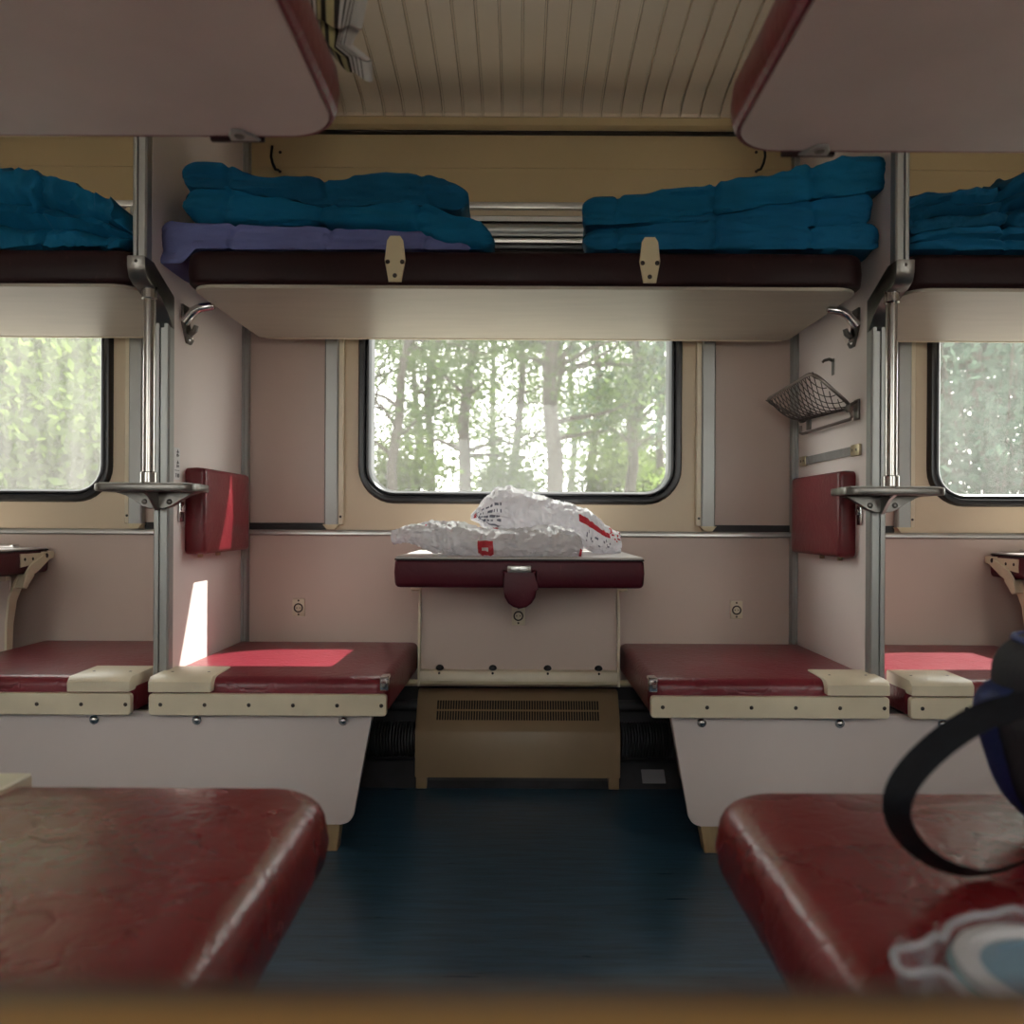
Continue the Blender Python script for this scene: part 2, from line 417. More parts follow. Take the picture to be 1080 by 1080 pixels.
def tag(o, label, cat, group=None, kind=None):
    o['label'] = label; o['category'] = cat
    if group: o['group'] = group
    if kind: o['kind'] = kind
    return o
def thing(name, label, cat, o0, group=None):
    o = bpy.data.objects.new(name, None); COL.objects.link(o)
    o.empty_display_size = .05
    o['_o'] = tuple(o0); o.location = Vector(o0) + Vector((0, 0, H))
    return tag(o, label, cat, group)
def struct(o, label=None):
    o['kind'] = 'structure'
    if label: o['label'] = label
    return o
def dup(root, dx, label, group=None, dy=0, dz=0, cat=None, mirror=False):
    r = root.copy(); COL.objects.link(r)
    r.location = root.location + Vector((dx, dy, dz)); r['label'] = label
    if group: r['group'] = group
    def rec(a, b):
        for ch in a.children:
            c = ch.copy(); COL.objects.link(c); c.parent = b; rec(ch, c)
    rec(root, r)
    return r

def studs(name, mt, parent, lst, n=10):
    for c, ax, r_, h_ in lst:
        m = MB(); m.dome(c, ax, r_, h_, n); m.build(name, mt, parent)
# ------------------------------------------------------------------ room shell
YW = 2.60          # window wall
YB = -0.56         # wall behind the camera
XE = 2.66
o = MB().box(-XE, XE, YB - .1, YW + .08, -H - .06, -H).build('floor', M['floor']); struct(o)

# ceiling: ribbed cream boards following a gentle curve
cm = MB()
prof = [(2.585, 1.228), (2.565, 1.255), (2.53, 1.272), (2.48, 1.282), (2.30, 1.297), (2.05, 1.318), (1.7, 1.345), (1.2, 1.37), (.6, 1.375), (0, 1.36), (-.56, 1.28)]
w = .0606; x = -XE
cells = []
while x < XE:
    cells += [(x, 0.0), (x + .049, 0.0), (x + .0515, .0), (x + .0535, .007), (x + .0575, .007), (x + .0590, -.0035), (x + .0603, -.0035)]
    x += w
rings = []
for (y, z) in prof:
    rings.append([(cx, y, z + dz) for cx, dz in cells])
cm.quadstrip(rings, closed=False)
# upper skin closes the roof
cm.box(-XE, XE, YB - .1, YW + .08, 1.42, 1.46)
o = cm.build('ceiling', M['ceiling'], angle=25); struct(o)
tb = MB(); tb.prism([(2.60, 1.205), (2.60, 1.245), (2.565, 1.245), (2.553, 1.236), (2.553, 1.214), (2.565, 1.205)], 'x', -XE, XE)
o = tb.build('trim_1', M['tan_wall']); struct(o)
tb = MB(); tb.box(-XE, XE, 2.572, 2.60, 1.2015, 1.206)
o = tb.build('trim_2', M['dark']); struct(o)

# window wall, bay by bay
WX, WZ0, WZ1, WR = .50, .055, .862, .112      # window outer half width, bottom, top, corner radius
def ring_panel(mb, cx, hx, z0, z1, yf, depth, sgn=1):
    n = 6
    inner = rr(cx - WX + .006, cx + WX - .006, WZ0 + .006, WZ1 - .006, WR, 0, n)
    corners = [(cx - hx, z0), (cx + hx, z0), (cx + hx, z1), (cx - hx, z1)]
    # inner index of arc middles
    tot = len(inner); mids = [k * (n + 1) + n // 2 for k in range(4)]
    outer = [None] * tot
    for k in range(4):
        a, b = mids[k], mids[(k + 1) % 4]
        ln = (b - a) % tot
        for i in range(ln):
            t = i / ln
            # side points interpolate with the inner loop's own coordinate
            q = inner[(a + i) % tot]; A = corners[k]; B = corners[(k + 1) % 4]
            if k % 2 == 0: outer[(a + i) % tot] = (q[0] if i else A[0], A[1])
            else: outer[(a + i) % tot] = (A[0], q[1] if i else A[1])
    mb.quadstrip([[(p[0], yf, p[1]) for p in outer], [(p[0], yf, p[1]) for p in inner], [(p[0], yf + sgn * depth, p[1]) for p in inner]], True, False, False)
wm = MB(); cw = MB(); tw = MB(); lw_ = MB()
for b in (-1, 0, 1):
    c = b * PITCH
    x0 = c - PITCH / 2 if b > -1 else -XE; x1 = c + PITCH / 2 if b < 1 else XE
    ring_panel(cw, c, .60, -.03, .985, YW - .008, .056)
    cw.box(c - .60, c + .60, YW - .0079, YW, -.031, -.0295)
    for a0, a1 in ((x0, c - .60), (c + .60, x1)):
        wm.box(a0, a1, YW, YW + .02, -.03, .985)
    wm.box(x0, x1, YW, YW + .02, -.515, -.03)
    tw.box(x0, x1, YW - .004, YW + .02, .985, 1.30)
    lw_.box(x0, x1, YW + .002, YW + .02, -.82, -.515)
# seam line across the ochre panel
tw.box(-XE, XE, YW - .0065, YW - .003, 1.098, 1.101)
# outer skin of the car body so no daylight leaks round the panels
for b in (-1, 0, 1):
    c = b * PITCH
    ring_panel(wm, c, PITCH / 2 + (.05 if b else .0), -.9, 1.5, YW + .046, .006)
o = wm.build('wall_back', M['wall']); struct(o)
o = cw.build('wall_back_window_panel', M['cream_wall']); struct(o)
o = tw.build('wall_back_upper', M['tan_wall']); struct(o)
o = lw_.build('wall_back_lower', M['under']); struct(o)
# aluminium rail at the panel joint, with black gap above it beside the blind rails
t = MB(); t.prism([(YW, -.047), (YW, -.029), (YW - .014, -.029), (YW - .017, -.034), (YW - .017, -.043), (YW - .012, -.047)], 'x', -XE, XE)
struct(t.build('trim_3', M['alu']))
t = MB()
for b in (-1, 0, 1):
    for a, e in ((-.86, -.60), (.60, .86)):
        t.box(b * PITCH + a, b * PITCH + e, YW - .006, YW, -.029, -.008)
struct(t.build('trim_4', M['dark']))

# wall behind the camera with its windows
wb = MB()
def rear_panel(cx, hx):
    n = 6
    ring_panel(wb, cx, hx, -H, 1.45, YB, .10, -1)
for b in (-1, 0, 1):
    rear_panel(b * PITCH, PITCH / 2 + (.05 if b else 0))
struct(wb.build('wall_front', M['wall']))
struct(MB().box(-XE - .03, -XE, YB - .1, YW + .1, -H, 1.46).build('wall_far_left', M['partition']))
struct(MB().box(XE, XE + .03, YB - .1, YW + .1, -H, 1.46).build('wall_far_right', M['partition']))

# partitions: side berth bay
PT = .0175
def profile(mb, x, y, z0, z1, hw=.019, d=.028):
    """slotted aluminium edge profile along z"""
    pts = [(x - hw, y + d), (x - hw, y + .004), (x - hw + .004, y), (x - .006, y), (x - .005, y + .006), (x + .005, y + .006), (x + .006, y), (x + hw - .004, y), (x + hw, y + .004), (x + hw, y + d)]
    mb.prism(pts, 'z', z0, z1)
for sx, nm in ((-1, 'wall_left'), (1, 'wall_right')):
    xc = sx * .875
    p = MB()
    p.prism([(2.06, -.44), (YW, -.44), (YW, 1.30), (1.94, 1.37), (1.94, .575), (2.06, .50)], 'x', xc - PT, xc + PT)
    o = struct(p.build(nm, M['partition']))
    e = MB(); profile(e, xc, 2.035, -.455, .50); e.build('edge_profile', M['alu_dull'], o)
    e = MB(); profile(e, xc, 1.912, .57, 1.345, .0165, .03); e.build('edge_profile', M['alu_dull'], o)
    e = MB()
    for s2 in (-1, 1):
        xx = xc + s2 * (PT + .009)
        e.box(xx - .009, xx + .009, YW - .028, YW - .001, -.46, 1.2, .002, 1)
        e.box(xx - s2 * .005 - .003, xx - s2 * .005 + .003, YW - .034, YW - .027, -.46, 1.2)
    e.build('corner_strip', M['alu_dull'], o)
    # compartment partition on the near side of the aisle
    p = MB(); p.box(xc - PT, xc + PT, YB, 1.02, -H, 1.40)
    o = struct(p.build('wall_compartment_left' if sx < 0 else 'wall_compartment_right', M['partition']))

# ------------------------------------------------------------------ windows
def make_window(name, cx, y, sgn, gm):
    """black rubber gasket, inner seal and glass; sgn = +1 on the far wall"""
    def L(ins, dy): return [(p[0], y + sgn * dy, p[1]) for p in rr(cx - WX, cx + WX, WZ0, WZ1, WR, ins, 8)]
    m = MB()
    m.quadstrip([L(-.002, 0), L(0, -.014), L(.004, -.020), L(.012, -.022), L(.019, -.019), L(.022, -.010), L(.0235, .004), L(.0235, .02), L(-.002, .02)], True, False, False)
    o = m.build(name, M['rubber']); struct(o)
    m = MB()
    m.quadstrip([L(.021, .02), L(.0215, -.004), L(.025, -.011), L(.031, -.012), L(.036, -.006), L(.038, .012), L(.040, .045), L(.03, .05)], True, False, False)
    m.build('inner_seal', M['rubber'], o)
    g = MB()
    g.quadstrip([L(.034, .045), L(.034, .049)])
    g.build('glass', gm, o)
    return o
make_window('window_1', 0, YW - .008, 1, M['glass'])
make_window('window_2', -PITCH, YW - .008, 1, M['glass_dirty'])
make_window('window_3', PITCH, YW - .008, 1, M['glass_right'])
for i, b in enumerate((-1, 0, 1)):
    make_window('window_%d' % (4 + i), b * PITCH, YB + .0, -1, M['glass'])

# roller blinds: cassette above each window and two guide rails beside it
def make_blind():
    r = thing('window_blind', 'rolled up window blind with grey side rails framing the middle window', 'window blind', (0, YW - .02, -.03), None)
    for sx in (-1, 1):
        g = MB(); x = sx * .581
        pts = [(x - .021, YW - .009), (x - .021, YW - .030), (x - .017, YW - .034), (x + .017, YW - .034), (x + .021, YW - .030), (x + .021, YW - .009)]
        g.prism(pts, 'z', -.012, .965)
        g.build('guide_rail', M['alu_dull'], r)
        g = MB(); xi = x - sx * .028
        g.box(xi - .008, xi + .008, YW - .026, YW - .009, -.012, .965, .002, 1); g.build('rail_lip', M['cream'], r)
        g = MB(); g.prism([(x - .025, -.012), (x + .025, -.012), (x + .012, -.027), (x - .012, -.027)], 'y', YW - .036, YW - .009)
        gg = g.build('rail_foot', M['cream_plate'], r)
        g = MB(); g.dome((x - sx * .028, YW - .026, .012), (0, -1, 0), .004, .002); g.build('screw', M['screw'], r)
    g = MB(); g.box(-.60, .60, YW - .03, YW - .009, .965, .985, .003); g.build('top_rail', M['alu'], r)
    g = MB(); g.prism([(YW - .05, .918), (YW - .05, .932), (YW - .046, .936), (YW - .009, .936), (YW - .009, .918)], 'x', -.57, .57); g.build('cassette', M['alu'], r)
    g = MB(); g.cyl((-.555, YW - .042, .892), (.555, YW - .042, .892), .021, 20); g.build('blind_roll', M['alu_dull'], r)
    g = MB(); g.box(-.555, .555, YW - .048, YW - .032, .856, .868, .004); g.build('pull_bar', M['alu'], r)
    return r
bl = make_blind()
dup(bl, -PITCH, 'rolled up window blind whose grey rail stands beside the dirty green window on the left')
dup(bl, PITCH, 'rolled up window blind whose grey rail stands beside the bluish window on the right')

# ------------------------------------------------------------------ side seats
SF = 1.96       # seat front
ZS = -.372      # seat top
def make_seat(xa, xb, block_left, name, label, group):
    """xa..xb extent; the cream corner block sits at the partition end"""
    r = thing(name, label, 'seat', ((xa + xb) / 2, 2.27, -.459), group)
    rad = [.012, .035, .012, .012] if block_left else [.035, .012, .012, .012]
    m = MB(); m.cushion(xa, xb, SF + .012, YW - .02, -.455, ZS, rad, .024, .008, .005, .002, 6)
    m.build('cushion', M['leather'], r)
    e = 0.0
    m = MB(); m.prism(rr(xa, xb, -.459, -.4085, .008, 0, 3), 'y', SF - .004, SF + .012, .0015, 1)
    fb = m.build('front_board', M['cream'], r)
    n = 6
    studs('screw_head', M['screw'], fb, [((xa + .028 + (xb - xa - .04) * i / (n - 1), SF - .004, -.434), (0, -1, 0), .0048, .0012) for i in range(n)])
    ba, bb = (xa, xa + .148) if block_left else (xb - .148, xb)
    m = MB(); m.prism([(SF - .008, -.4035), (SF + .128, -.4035), (SF + .128, ZS + .006), (SF + .004, ZS + .003), (SF - .008, ZS - .008)], 'x', ba, bb, .003, 2)
    blk = m.build('corner_block', M['cream'], r)
    studs('screw_head', M['screw'], blk, [((x, SF + .06, ZS + .004), (0, 0, 1), .004, .0012) for x in (ba + .03, bb - .03)])
    cxx = xb if block_left else xa; sg = 1 if block_left else -1
    m = MB(); x_in = cxx - sg * .018
    m.box(min(x_in, cxx + sg * .002), max(x_in, cxx + sg * .002), SF + .008, SF + .03, -.402, ZS + .001, .003)
    m.box(min(x_in, cxx + sg * .002), max(x_in, cxx + sg * .002), SF + .008, SF + .05, ZS - .004, ZS + .0035, .0015, 1)
    m.build('corner_clip', M['chrome'], r)
    return r
G = 'fold-out maroon seats along the window wall'
seatL = make_seat(-.868, -.310, True, 'side_seat', 'maroon side seat with a sunlit patch, left of the middle table', None)
seatR = make_seat(.310, .870, False, 'side_seat', 'shaded maroon side seat to the right of the middle table', None)
dup(seatR, -PITCH - .015, 'maroon side seat behind the near left bunk, beyond the left partition')
dup(seatL, PITCH + .022, 'maroon side seat with sun on it beyond the right partition, behind the bag')

def make_base(cx, label):
    r = thing('bench_base', label, 'bench base', (cx, 2.0, -H))
    W = .535
    pts = []
    def arc(c, r_, a0, a1):
        for i in range(6):
            a = a0 + (a1 - a0) * i / 5; pts.append((c[0] + r_ * cos(a), c[1] + r_ * sin(a)))
    pts.append((cx - W, -.459)); arc((cx - W + .075, -.697), .03, pi * 1.05, pi * 1.5)
    arc((cx + W - .075, -.697), .03, pi * 1.5, pi * 1.95); pts.append((cx + W, -.459))
    m = MB(); m.prism(pts, 'y', 1.995, 2.015, .002, 1); m.build('front_panel', M['bin'], r)
    m = MB()
    m.prism([(cx - W + .05, -.46), (cx - W + .09, -.715), (cx + W - .09, -.715), (cx + W - .05, -.46)], 'y', 2.016, 2.36); m.build('bin_box', M['under'], r)
    for dx in (-.46, -.13, .115, .465):
        m = MB(); m.cyl((cx + dx, 1.994, -.478), (cx + dx, 1.9905, -.478), .011, 16); m.dome((cx + dx, 1.9905, -.478), (0, -1, 0), .0085, .006)
        m.build('bolt', M['chrome'], r)
    for dx in (-.40, .40):
        m = MB(); sg = 1 if dx > 0 else -1
        m.prism([(cx + dx - .06, -.715), (cx + dx + .055, -.715), (cx + dx + (.045 if sg > 0 else .055), -H), (cx + dx - (.06 if sg > 0 else .045), -H)], 'y', 2.018, 2.06, .002, 1); m.build('foot', M['wood'], r)
    return r
bb = make_base(-.883, 'pale laminate bench base under the two left seats')
dup(bb, .883 + .897, 'pale laminate bench base under the two right seats')

# ------------------------------------------------------------------ side tables
def make_table():
    r = thing('folding_table', 'fixed table with maroon edge holding two plastic bags under the middle window', 'table', (0, 2.31, -.47))
    TX = .305; y0, y1 = 2.035, 2.585
    m = MB(); m.cushion(-TX, TX, y0, y1, -.163, -.096, .012, .006, .012, 0, .002, 4); m.build('padded_edge', M['leather_table'], r)
    m = MB(); m.prism(rr(-TX - .001, TX + .001, y0 - .001, y1, .01, 0, 3), 'z', -.096, -.0925); m.build('rim_strip', M['dark'], r)
    m = MB(); m.prism(rr(-TX + .002, TX - .002, y0 + .002, y1 - .002, .01, 0, 3), 'z', -.0925, -.0875, .001, 1); m.build('table_top', M['table_top'], r)
    # latch tongue
    pts = [(-.041, -.118), (.041, -.118), (.041, -.165)]
    for i in range(9):
        a = -pi * i / 8; pts.append((.002 + .040 * cos(a), -.168 + .043 * sin(a)))
    m = MB(); m.prism(pts, 'y', y0 - .02, y0 - .002, .006, 3); tg = m.build('latch_tongue', M['leather_table'], r)
    m = MB(); m.box(-.029, .029, y0 - .024, y0 - .002, -.123, -.108, .002)
    for x in (-.02, 0, .02): m.dome((x, y0 - .024, -.115), (0, -1, 0), .003, .001, 8)
    m.build('latch_plate', M['alu'], tg)
    # jointed side legs
    LX = .287
    for sx in (-1, 1):
        m = MB()
        x0, x1 = (sx * LX - .0035, sx * LX + .0035)
        # flat strap seen edge-on: pivot near the wall, elbow, straight shank
        c = [(2.482, -.166), (2.452, -.192), (2.425, -.235), (2.412, -.30), (2.408, -.40), (2.405, -.475)]
        wd = [.017, .018, .018, .015, .013, .012]
        left = []; right = []
        for i, (yy, zz) in enumerate(c):
            a = c[max(i - 1, 0)]; b = c[min(i + 1, len(c) - 1)]
            t = Vector((b[0] - a[0], b[1] - a[1])).normalized(); nn = Vector((-t.y, t.x))
            left.append((yy + nn.x * wd[i], zz + nn.y * wd[i])); right.append((yy - nn.x * wd[i], zz - nn.y * wd[i]))
        m.prism(left + right[::-1], 'x', x0, x1, .001, 1)
        lg = m.build('leg', M['cream'], r)
        m = MB(); m.prism([(2.43, -.103), (2.565, -.103), (2.565, -.128), (2.43, -.142)], 'x', sx * .3055, sx * .3095)
        m.prism([(2.54, -.10), (2.592, -.100), (2.592, -.120), (2.54, -.128)], 'x', sx * .302, sx * .315)
        bk = m.build('hinge_bracket', M['cream'], r)
        studs('rivet', M['screw'], bk, [((sx * .3095, 2.45, -.119), (sx, 0, 0), .005, .002), ((sx * .3095, 2.49, -.119), (sx, 0, 0), .005, .002), ((sx * .315, 2.552, -.112), (sx, 0, 0), .008, .004)])
        # visible strap on the outer side of the table end
        m = MB(); m.prism([(2.572, -.098), (2.578, -.118), (2.51, -.155), (2.48, -.165), (2.455, -.20), (2.43, -.20), (2.445, -.158), (2.47, -.135)], 'x', sx * .3100, sx * .3165, .001, 1); m.prism([(2.490, -.166), (2.448, -.205), (2.430, -.200), (2.455, -.166)], 'x', *sorted((sx * .286, sx * .3165)), .001, 1); m.build('hinge_arm', M['cream'], lg)
        m = MB(); m.box(sx * .215 - .028, sx * .215 + .028, 2.50, 2.535, -.0875, -.0765, .003); m.build('hinge_plate', M['chrome'], r)
    # board between the legs
    m = MB(); m.prism([(2.420, -.168), (2.428, -.168), (2.418, -.43), (2.410, -.43)], 'x', -LX + .004, LX - .004); pn = m.build('leg_panel', M['wall'], r)
    m = MB(); m.box(-LX + .004, LX - .004, 2.402, 2.424, -.180, -.166, .002); m.build('cross_rail', M['cream'], r)
    m = MB(); m.prism([(2.418, -.425), (2.395, -.432), (2.388, -.445), (2.388, -.458), (2.418, -.458)], 'x', -LX + .004, LX - .004); m.build('bottom_rail', M['cream'], r)
    m = MB(); m.cyl((-LX - .035, 2.405, -.464), (LX + .035, 2.405, -.464), .009, 12); m.build('bottom_bar', M['cream_plate'], r)
    for x in (-.228, -.075, .083, .230):
        m = MB(); m.dome((x, 2.408, -.424), (0, -.5, 1), .0115, .009, 14); m.cyl((x, 2.392, -.434), (x, 2.389, -.437), .003, 8); m.build('buffer_stud', M['dark'], r)
    return r
tbl = make_table()
dup(tbl, -PITCH + .004, 'table end with cream hinge leg at the left edge, under the dirty green window')
dup(tbl, PITCH - .004, 'table end with cream hinge leg at the right edge, behind the bag')

# sockets on the wall
def make_socket():
    r = thing('wall_socket', 'beige wall socket above the sunlit left seat', 'socket', (-.686, YW, -.297))
    m = MB(); m.box(-.705, -.667, YW - .007, YW, -.299, -.243, .002); m.build('plate', M['cream'], r)
    m = MB(); m.tube([(-.686 + .0125 * cos(a), YW - .008, -.272 + .0125 * sin(a)) for a in [2 * pi * i / 24 for i in range(24)]], .0022, 6, True)
    m.build('ring', M['screw'], r)
    studs('screw_head', M['screw'], r, [((-.686, YW - .007, -.271 + dz), (0, -1, 0), .003, .0015) for dz in (-.0215, .0215)])
    for dx in (-.005, .005):
        m = MB(); m.cyl((-.686 + dx, YW - .0078, -.272), (-.686 + dx, YW - .005, -.272), .0018, 8); m.build('pin_hole', M['screw'], r)
    return r
sk = make_socket()
dup(sk, .686 + .676, 'beige wall socket above the shaded right seat')
dup(sk, .684, 'beige wall socket on the wall below the table latch', dy=-.191, dz=-.000)
dup(sk, .684 - PITCH - .6, 'beige wall socket beyond the left table') if False else None

# ------------------------------------------------------------------ heater and pipes
r = thing('heater', 'tan wall heater box with a slotted top beneath the table', 'heater', (0, 2.54, -H))
m = MB(); m.prism([(2.597, -.765), (2.597, -.520), (2.575, -.520), (2.560, -.528), (2.494, -.625), (2.490, -.632), (2.490, -.765)], 'x', -.309, .305, .003, 2); m.build('housing', M['heater'], r)
m = MB()
nrm = Vector((0, -(.625 - .528), .066)).normalized()
a = Vector((0, 2.560, -.528)); bvec = Vector((0, 2.494 - 2.560, -.625 + .528))
for row in ((.20, .44), (.49, .73)):
    for i in range(62):
        x = -.245 + i * (.485 / 61)
        q0 = a + bvec * row[0] + nrm * .0006; q1 = a + bvec * row[1] + nrm * .0006
        vs = [m.bm.verts.new(v) for v in ((x - .0026, q0.y, q0.z), (x + .0026, q0.y, q0.z), (x + .0026, q1.y, q1.z), (x - .0026, q1.y, q1.z))]
        f = m.bm.faces.new(vs)
bmesh.ops.solidify(m.bm, geom=m.bm.faces[:], thickness=.0004)
m.build('vent_grille', M['dark'], r)
for x0 in (-.306, .270):
    m = MB(); m.box(x0, x0 + .032, 2.494, 2.53, -H, -.765, .002); m.build('foot', M['heater'], r)
m = MB(); m.box(-.27, .268, 2.51, 2.55, -.78, -.765); m.build('bottom_pan', M['under'], r)
m = MB()
def finned(x0, x1):
    path = []; rad = []
    x = x0
    while x < x1:
        path += [(x, 2.53, -.66), (x + .003, 2.53, -.66), (x + .0045, 2.53, -.66), (x + .0075, 2.53, -.66)]; rad += [.052, .052, .030, .030]; x += .009
    m.tube(path, rad, 18)
finned(-.86, -.315)
tag(m.build('finned_heating_pipe', M['under']), 'black finned heating pipe running out of the heater on its left', 'pipe')
m = MB(); finned(.311, .85)
tag(m.build('finned_heating_pipe', M['under']), 'black finned heating pipe running out of the heater on its right', 'pipe')
m = MB(); m.cyl((-2.6, 2.565, -.565), (2.6, 2.565, -.565), .018, 12)
tag(m.build('heating_pipe', M['under']), 'thin dark pipe low on the wall above the finned pipes', 'pipe')
m = MB(); m.prism([(2.50, -H), (2.60, -H), (2.60, -.74), (2.575, -.74)], 'x', -2.6, 2.6)
struct(m.build('baseboard_back', M['under']))
m = MB(); m.prism([(2.515, -.7875), (2.552, -.7575), (2.551, -.7560), (2.514, -.7860)], 'x', .375, .445)
tag(m.build('paper_scrap', mat('grey paper', (.36, .36, .38), .7)), 'small pale paper scrap low against the wall right of the heater', 'scrap')

# ------------------------------------------------------------------ upper side bunks
BZ0, BZ1 = .550, .634
def make_side_bunk(xa, xb, label, latches=True, rl=.05, rr_=.05):
    r = thing('upper_side_bunk', label, 'bunk', ((xa + xb) / 2, 2.2, BZ0))
    y0, y1 = 1.952, 2.50
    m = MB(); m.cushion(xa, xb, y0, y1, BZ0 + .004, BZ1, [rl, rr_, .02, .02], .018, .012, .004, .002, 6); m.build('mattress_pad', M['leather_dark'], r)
    m = MB(); m.prism(rr(xa + .012, xb - .012, y0 + .010, y1 - .003, [rl, rr_, .015, .015], 0, 6), 'z', BZ0 - .004, BZ0 + .004, .002, 1); m.build('underside_board', M['board_in'], r)
    m = MB(); m.box(xa + .03, xb - .03, y1 - .004, y1 + .004, BZ0 - .006, BZ0 + .012); m.build('rear_lip', M['cream'], r)
    if latches:
        for x, tilt in ((P(417, 275, y0).x, 0), (P(685, 277, y0).x, 0)):
            pts = [(x - .012, BZ1 + .031), (x + .012, BZ1 + .031), (x + .019, BZ1 + .020), (x + .0245, BZ1 - .025), (x + .015, BZ0 + .008), (x - .015, BZ0 + .008), (x - .0245, BZ1 - .025), (x - .019, BZ1 + .020)]
            m = MB(); m.prism(pts, 'y', y0 - .007, y0 - .001, .0015, 1); pl = m.build('latch_plate', M['cream_plate'], r)
            studs('screw_head', M['screw'], pl, [((x + dx, y0 - .007, zz), (0, -1, 0), .0055, .003) for dx, zz in ((-.017, BZ1 - .030), (.017, BZ1 - .030), (0, BZ0 + .022))])
    return r
make_side_bunk(-.792, .812, 'dark maroon upper side bunk above the middle window, carrying two blanket stacks')
make_side_bunk(-2.56, -.898, 'dark maroon upper side bunk beyond the left partition, above the green window', False)
make_side_bunk(.903, 2.56, 'dark maroon upper side bunk beyond the right partition, above the bluish window', False)

# ------------------------------------------------------------------ partition fittings: grab rails, steps, hooks
def make_rail(sx, label):
    xc = sx * .875
    r = thing('grab_rail', label, 'grab rail', (xc, 1.96, .06))
    xr = sx * .869
    m = MB(); m.cyl((xr, 1.955, .085), (xr, 1.955, .545), .0135, 18); m.cyl((xr, 1.955, .085), (xr, 1.955, .112), .0185, 18, .002); m.cyl((xr, 1.955, .515), (xr, 1.955, .545), .018, 18, .002)
    m.build('rail', M['rail'], r)
    # cast bracket joining the upper edge profile to the rail and the lower profile
    m = MB()
    m.prism([(1.895, .60), (1.895, .575), (1.905, .552), (1.93, .540), (1.975, .535), (2.02, .505), (2.04, .47), (2.06, .47), (2.06, .55), (2.0, .565), (1.945, .60)], 'x', xc - .022, xc + .022, .005, 2)
    b = m.build('bracket', M['cast'], r)
    m = MB(); m.dome((xc, 1.895, .588), (0, -1, 0), .004, .0015, 8); m.build('screw_head', M['screw'], b)
    # foot step
    m = MB(); m.prism(rr(xc - .118, xc + .118, 1.925, 2.035, [.03, .03, .004, .004], 0, 4), 'z', .066, .084, .003, 2); st = m.build('step_plate', M['cast'], r)
    m = MB()
    for i in range(7): m.box(xc - .105, xc + .105, 1.94 + i * .013, 1.945 + i * .013, .084, .0865)
    m.build('tread_ribs', M['cast'], st)
    web = [(xc - .105, .067), (xc + .105, .067), (xc + .075, .060), (xc + .055, .047), (xc + .035, .032), (xc + .018, .026), (xc - .018, .026), (xc - .035, .032), (xc - .055, .047), (xc - .075, .060)]
    m = MB(); m.prism(web, 'y', 2.012, 2.034, .002, 1)
    m.prism([(1.94, .067), (2.02, .067), (2.02, .022), (2.01, .022), (1.97, .055)], 'x', xc - .004, xc + .004)
    for dx in (-.03, .03): m.dome((xc + dx, 2.012, .043), (0, -1, 0), .007, .004, 10)
    m.build('step_support', M['cast'], r)
    return r
make_rail(-1, 'vertical chrome grab rail with foot step on the left partition edge')
make_rail(1, 'vertical chrome grab rail with foot step on the right partition edge')

def make_hook(sx, label):
    r = thing('bunk_latch', label, 'latch', (sx * .8575, 2.12, .46))
    x = sx * .8575; i = -sx
    m = MB(); m.prism([(2.105, .545), (2.150, .545), (2.150, .485), (2.175, .465), (2.160, .452), (2.135, .452), (2.105, .50)], 'x', min(x, x + i * .007), max(x, x + i * .007), .001, 1)
    b = m.build('mount_plate', M['cast'], r)
    studs('screw_head', M['chrome'], b, [((x + i * .007, yy, zz), (i, 0, 0), .0045, .003) for yy, zz in ((2.145, .462), (2.160, .470))])
    m = MB(); m.tube([(x + i * .004, 2.115, .50), (x + i * .014, 2.115, .512), (x + i * .028, 2.115, .528), (x + i * .046, 2.113, .537), (x + i * .075, 2.11, .540), (x + i * .082, 2.11, .541)], [.013, .013, .012, .011, .010, .008], 12); m.build('latch_arm', M['chrome'], r)
    m = MB(); m.tube([(x + i * .006, 2.135, .495), (x + i * .010, 2.130, .480), (x + i * .020, 2.122, .474), (x + i * .031, 2.116, .480), (x + i * .036, 2.114, .492)], [.007, .008, .008, .0075, .006], 10); m.build('hook', M['cast'], r)
    return r
make_hook(-1, 'metal bunk latch with hook at the left end of the upper side bunk')
make_hook(1, 'metal bunk latch with hook at the right end of the upper side bunk')

# head rests on the partitions
def make_backrest(sx, th, label, y0, y1):
    r = thing('padded_headrest', label, 'headrest', (sx * .8575, 2.3, -.088))
    m = MB()
    xa, xb = sorted((sx * .8585, sx * (.8575 - th)))
    # cushion lying on its side: build rings along X
    rings = []
    def ring(ins, dx): rings.append([(sx * (.8585 - dx), p[0], p[1]) for p in rr(y0, y1, -.088, .134, .014, ins, 5)])
    ring(.03, 0); ring(.003, 0); ring(0, .004); ring(-.001, th * .5)
    for k in range(6):
        t = k / 5 * pi / 2; ring(.012 * (1 - cos(t)), th - .012 + .012 * sin(t))
    for k in (1, 2, 3): ring(.012 + .08 * k / 3, th + .004 * k / 3)
    m.quadstrip(rings); m.build('cushion', M['leather_rest'], r)
    for yy in (y0 + .09, y0 + .22):
        m = MB(); m.box(*sorted((sx * .8575, sx * (.8575 - .012))), yy - .005, yy + .005, -.100, -.087, .001); m.build('hinge_tab', M['brass'], r)
    m = MB(); xx = sx * .8575
    m.box(*sorted((xx, xx - sx * .006)), y0 - .045, y0 - .020, -.005, .045, .001)
    m.cyl((xx - sx * .006, y0 - .032, .028), (xx - sx * .012, y0 - .032, .028), .008, 12); m.build('catch_plate', M['chrome'], r)
    return r
make_backrest(-1, .053, 'maroon padded headrest with a bright sun stripe, on the left partition', 2.137, 2.492)
make_backrest(1, .044, 'maroon padded headrest in shade, on the right partition', 2.128, 2.505)

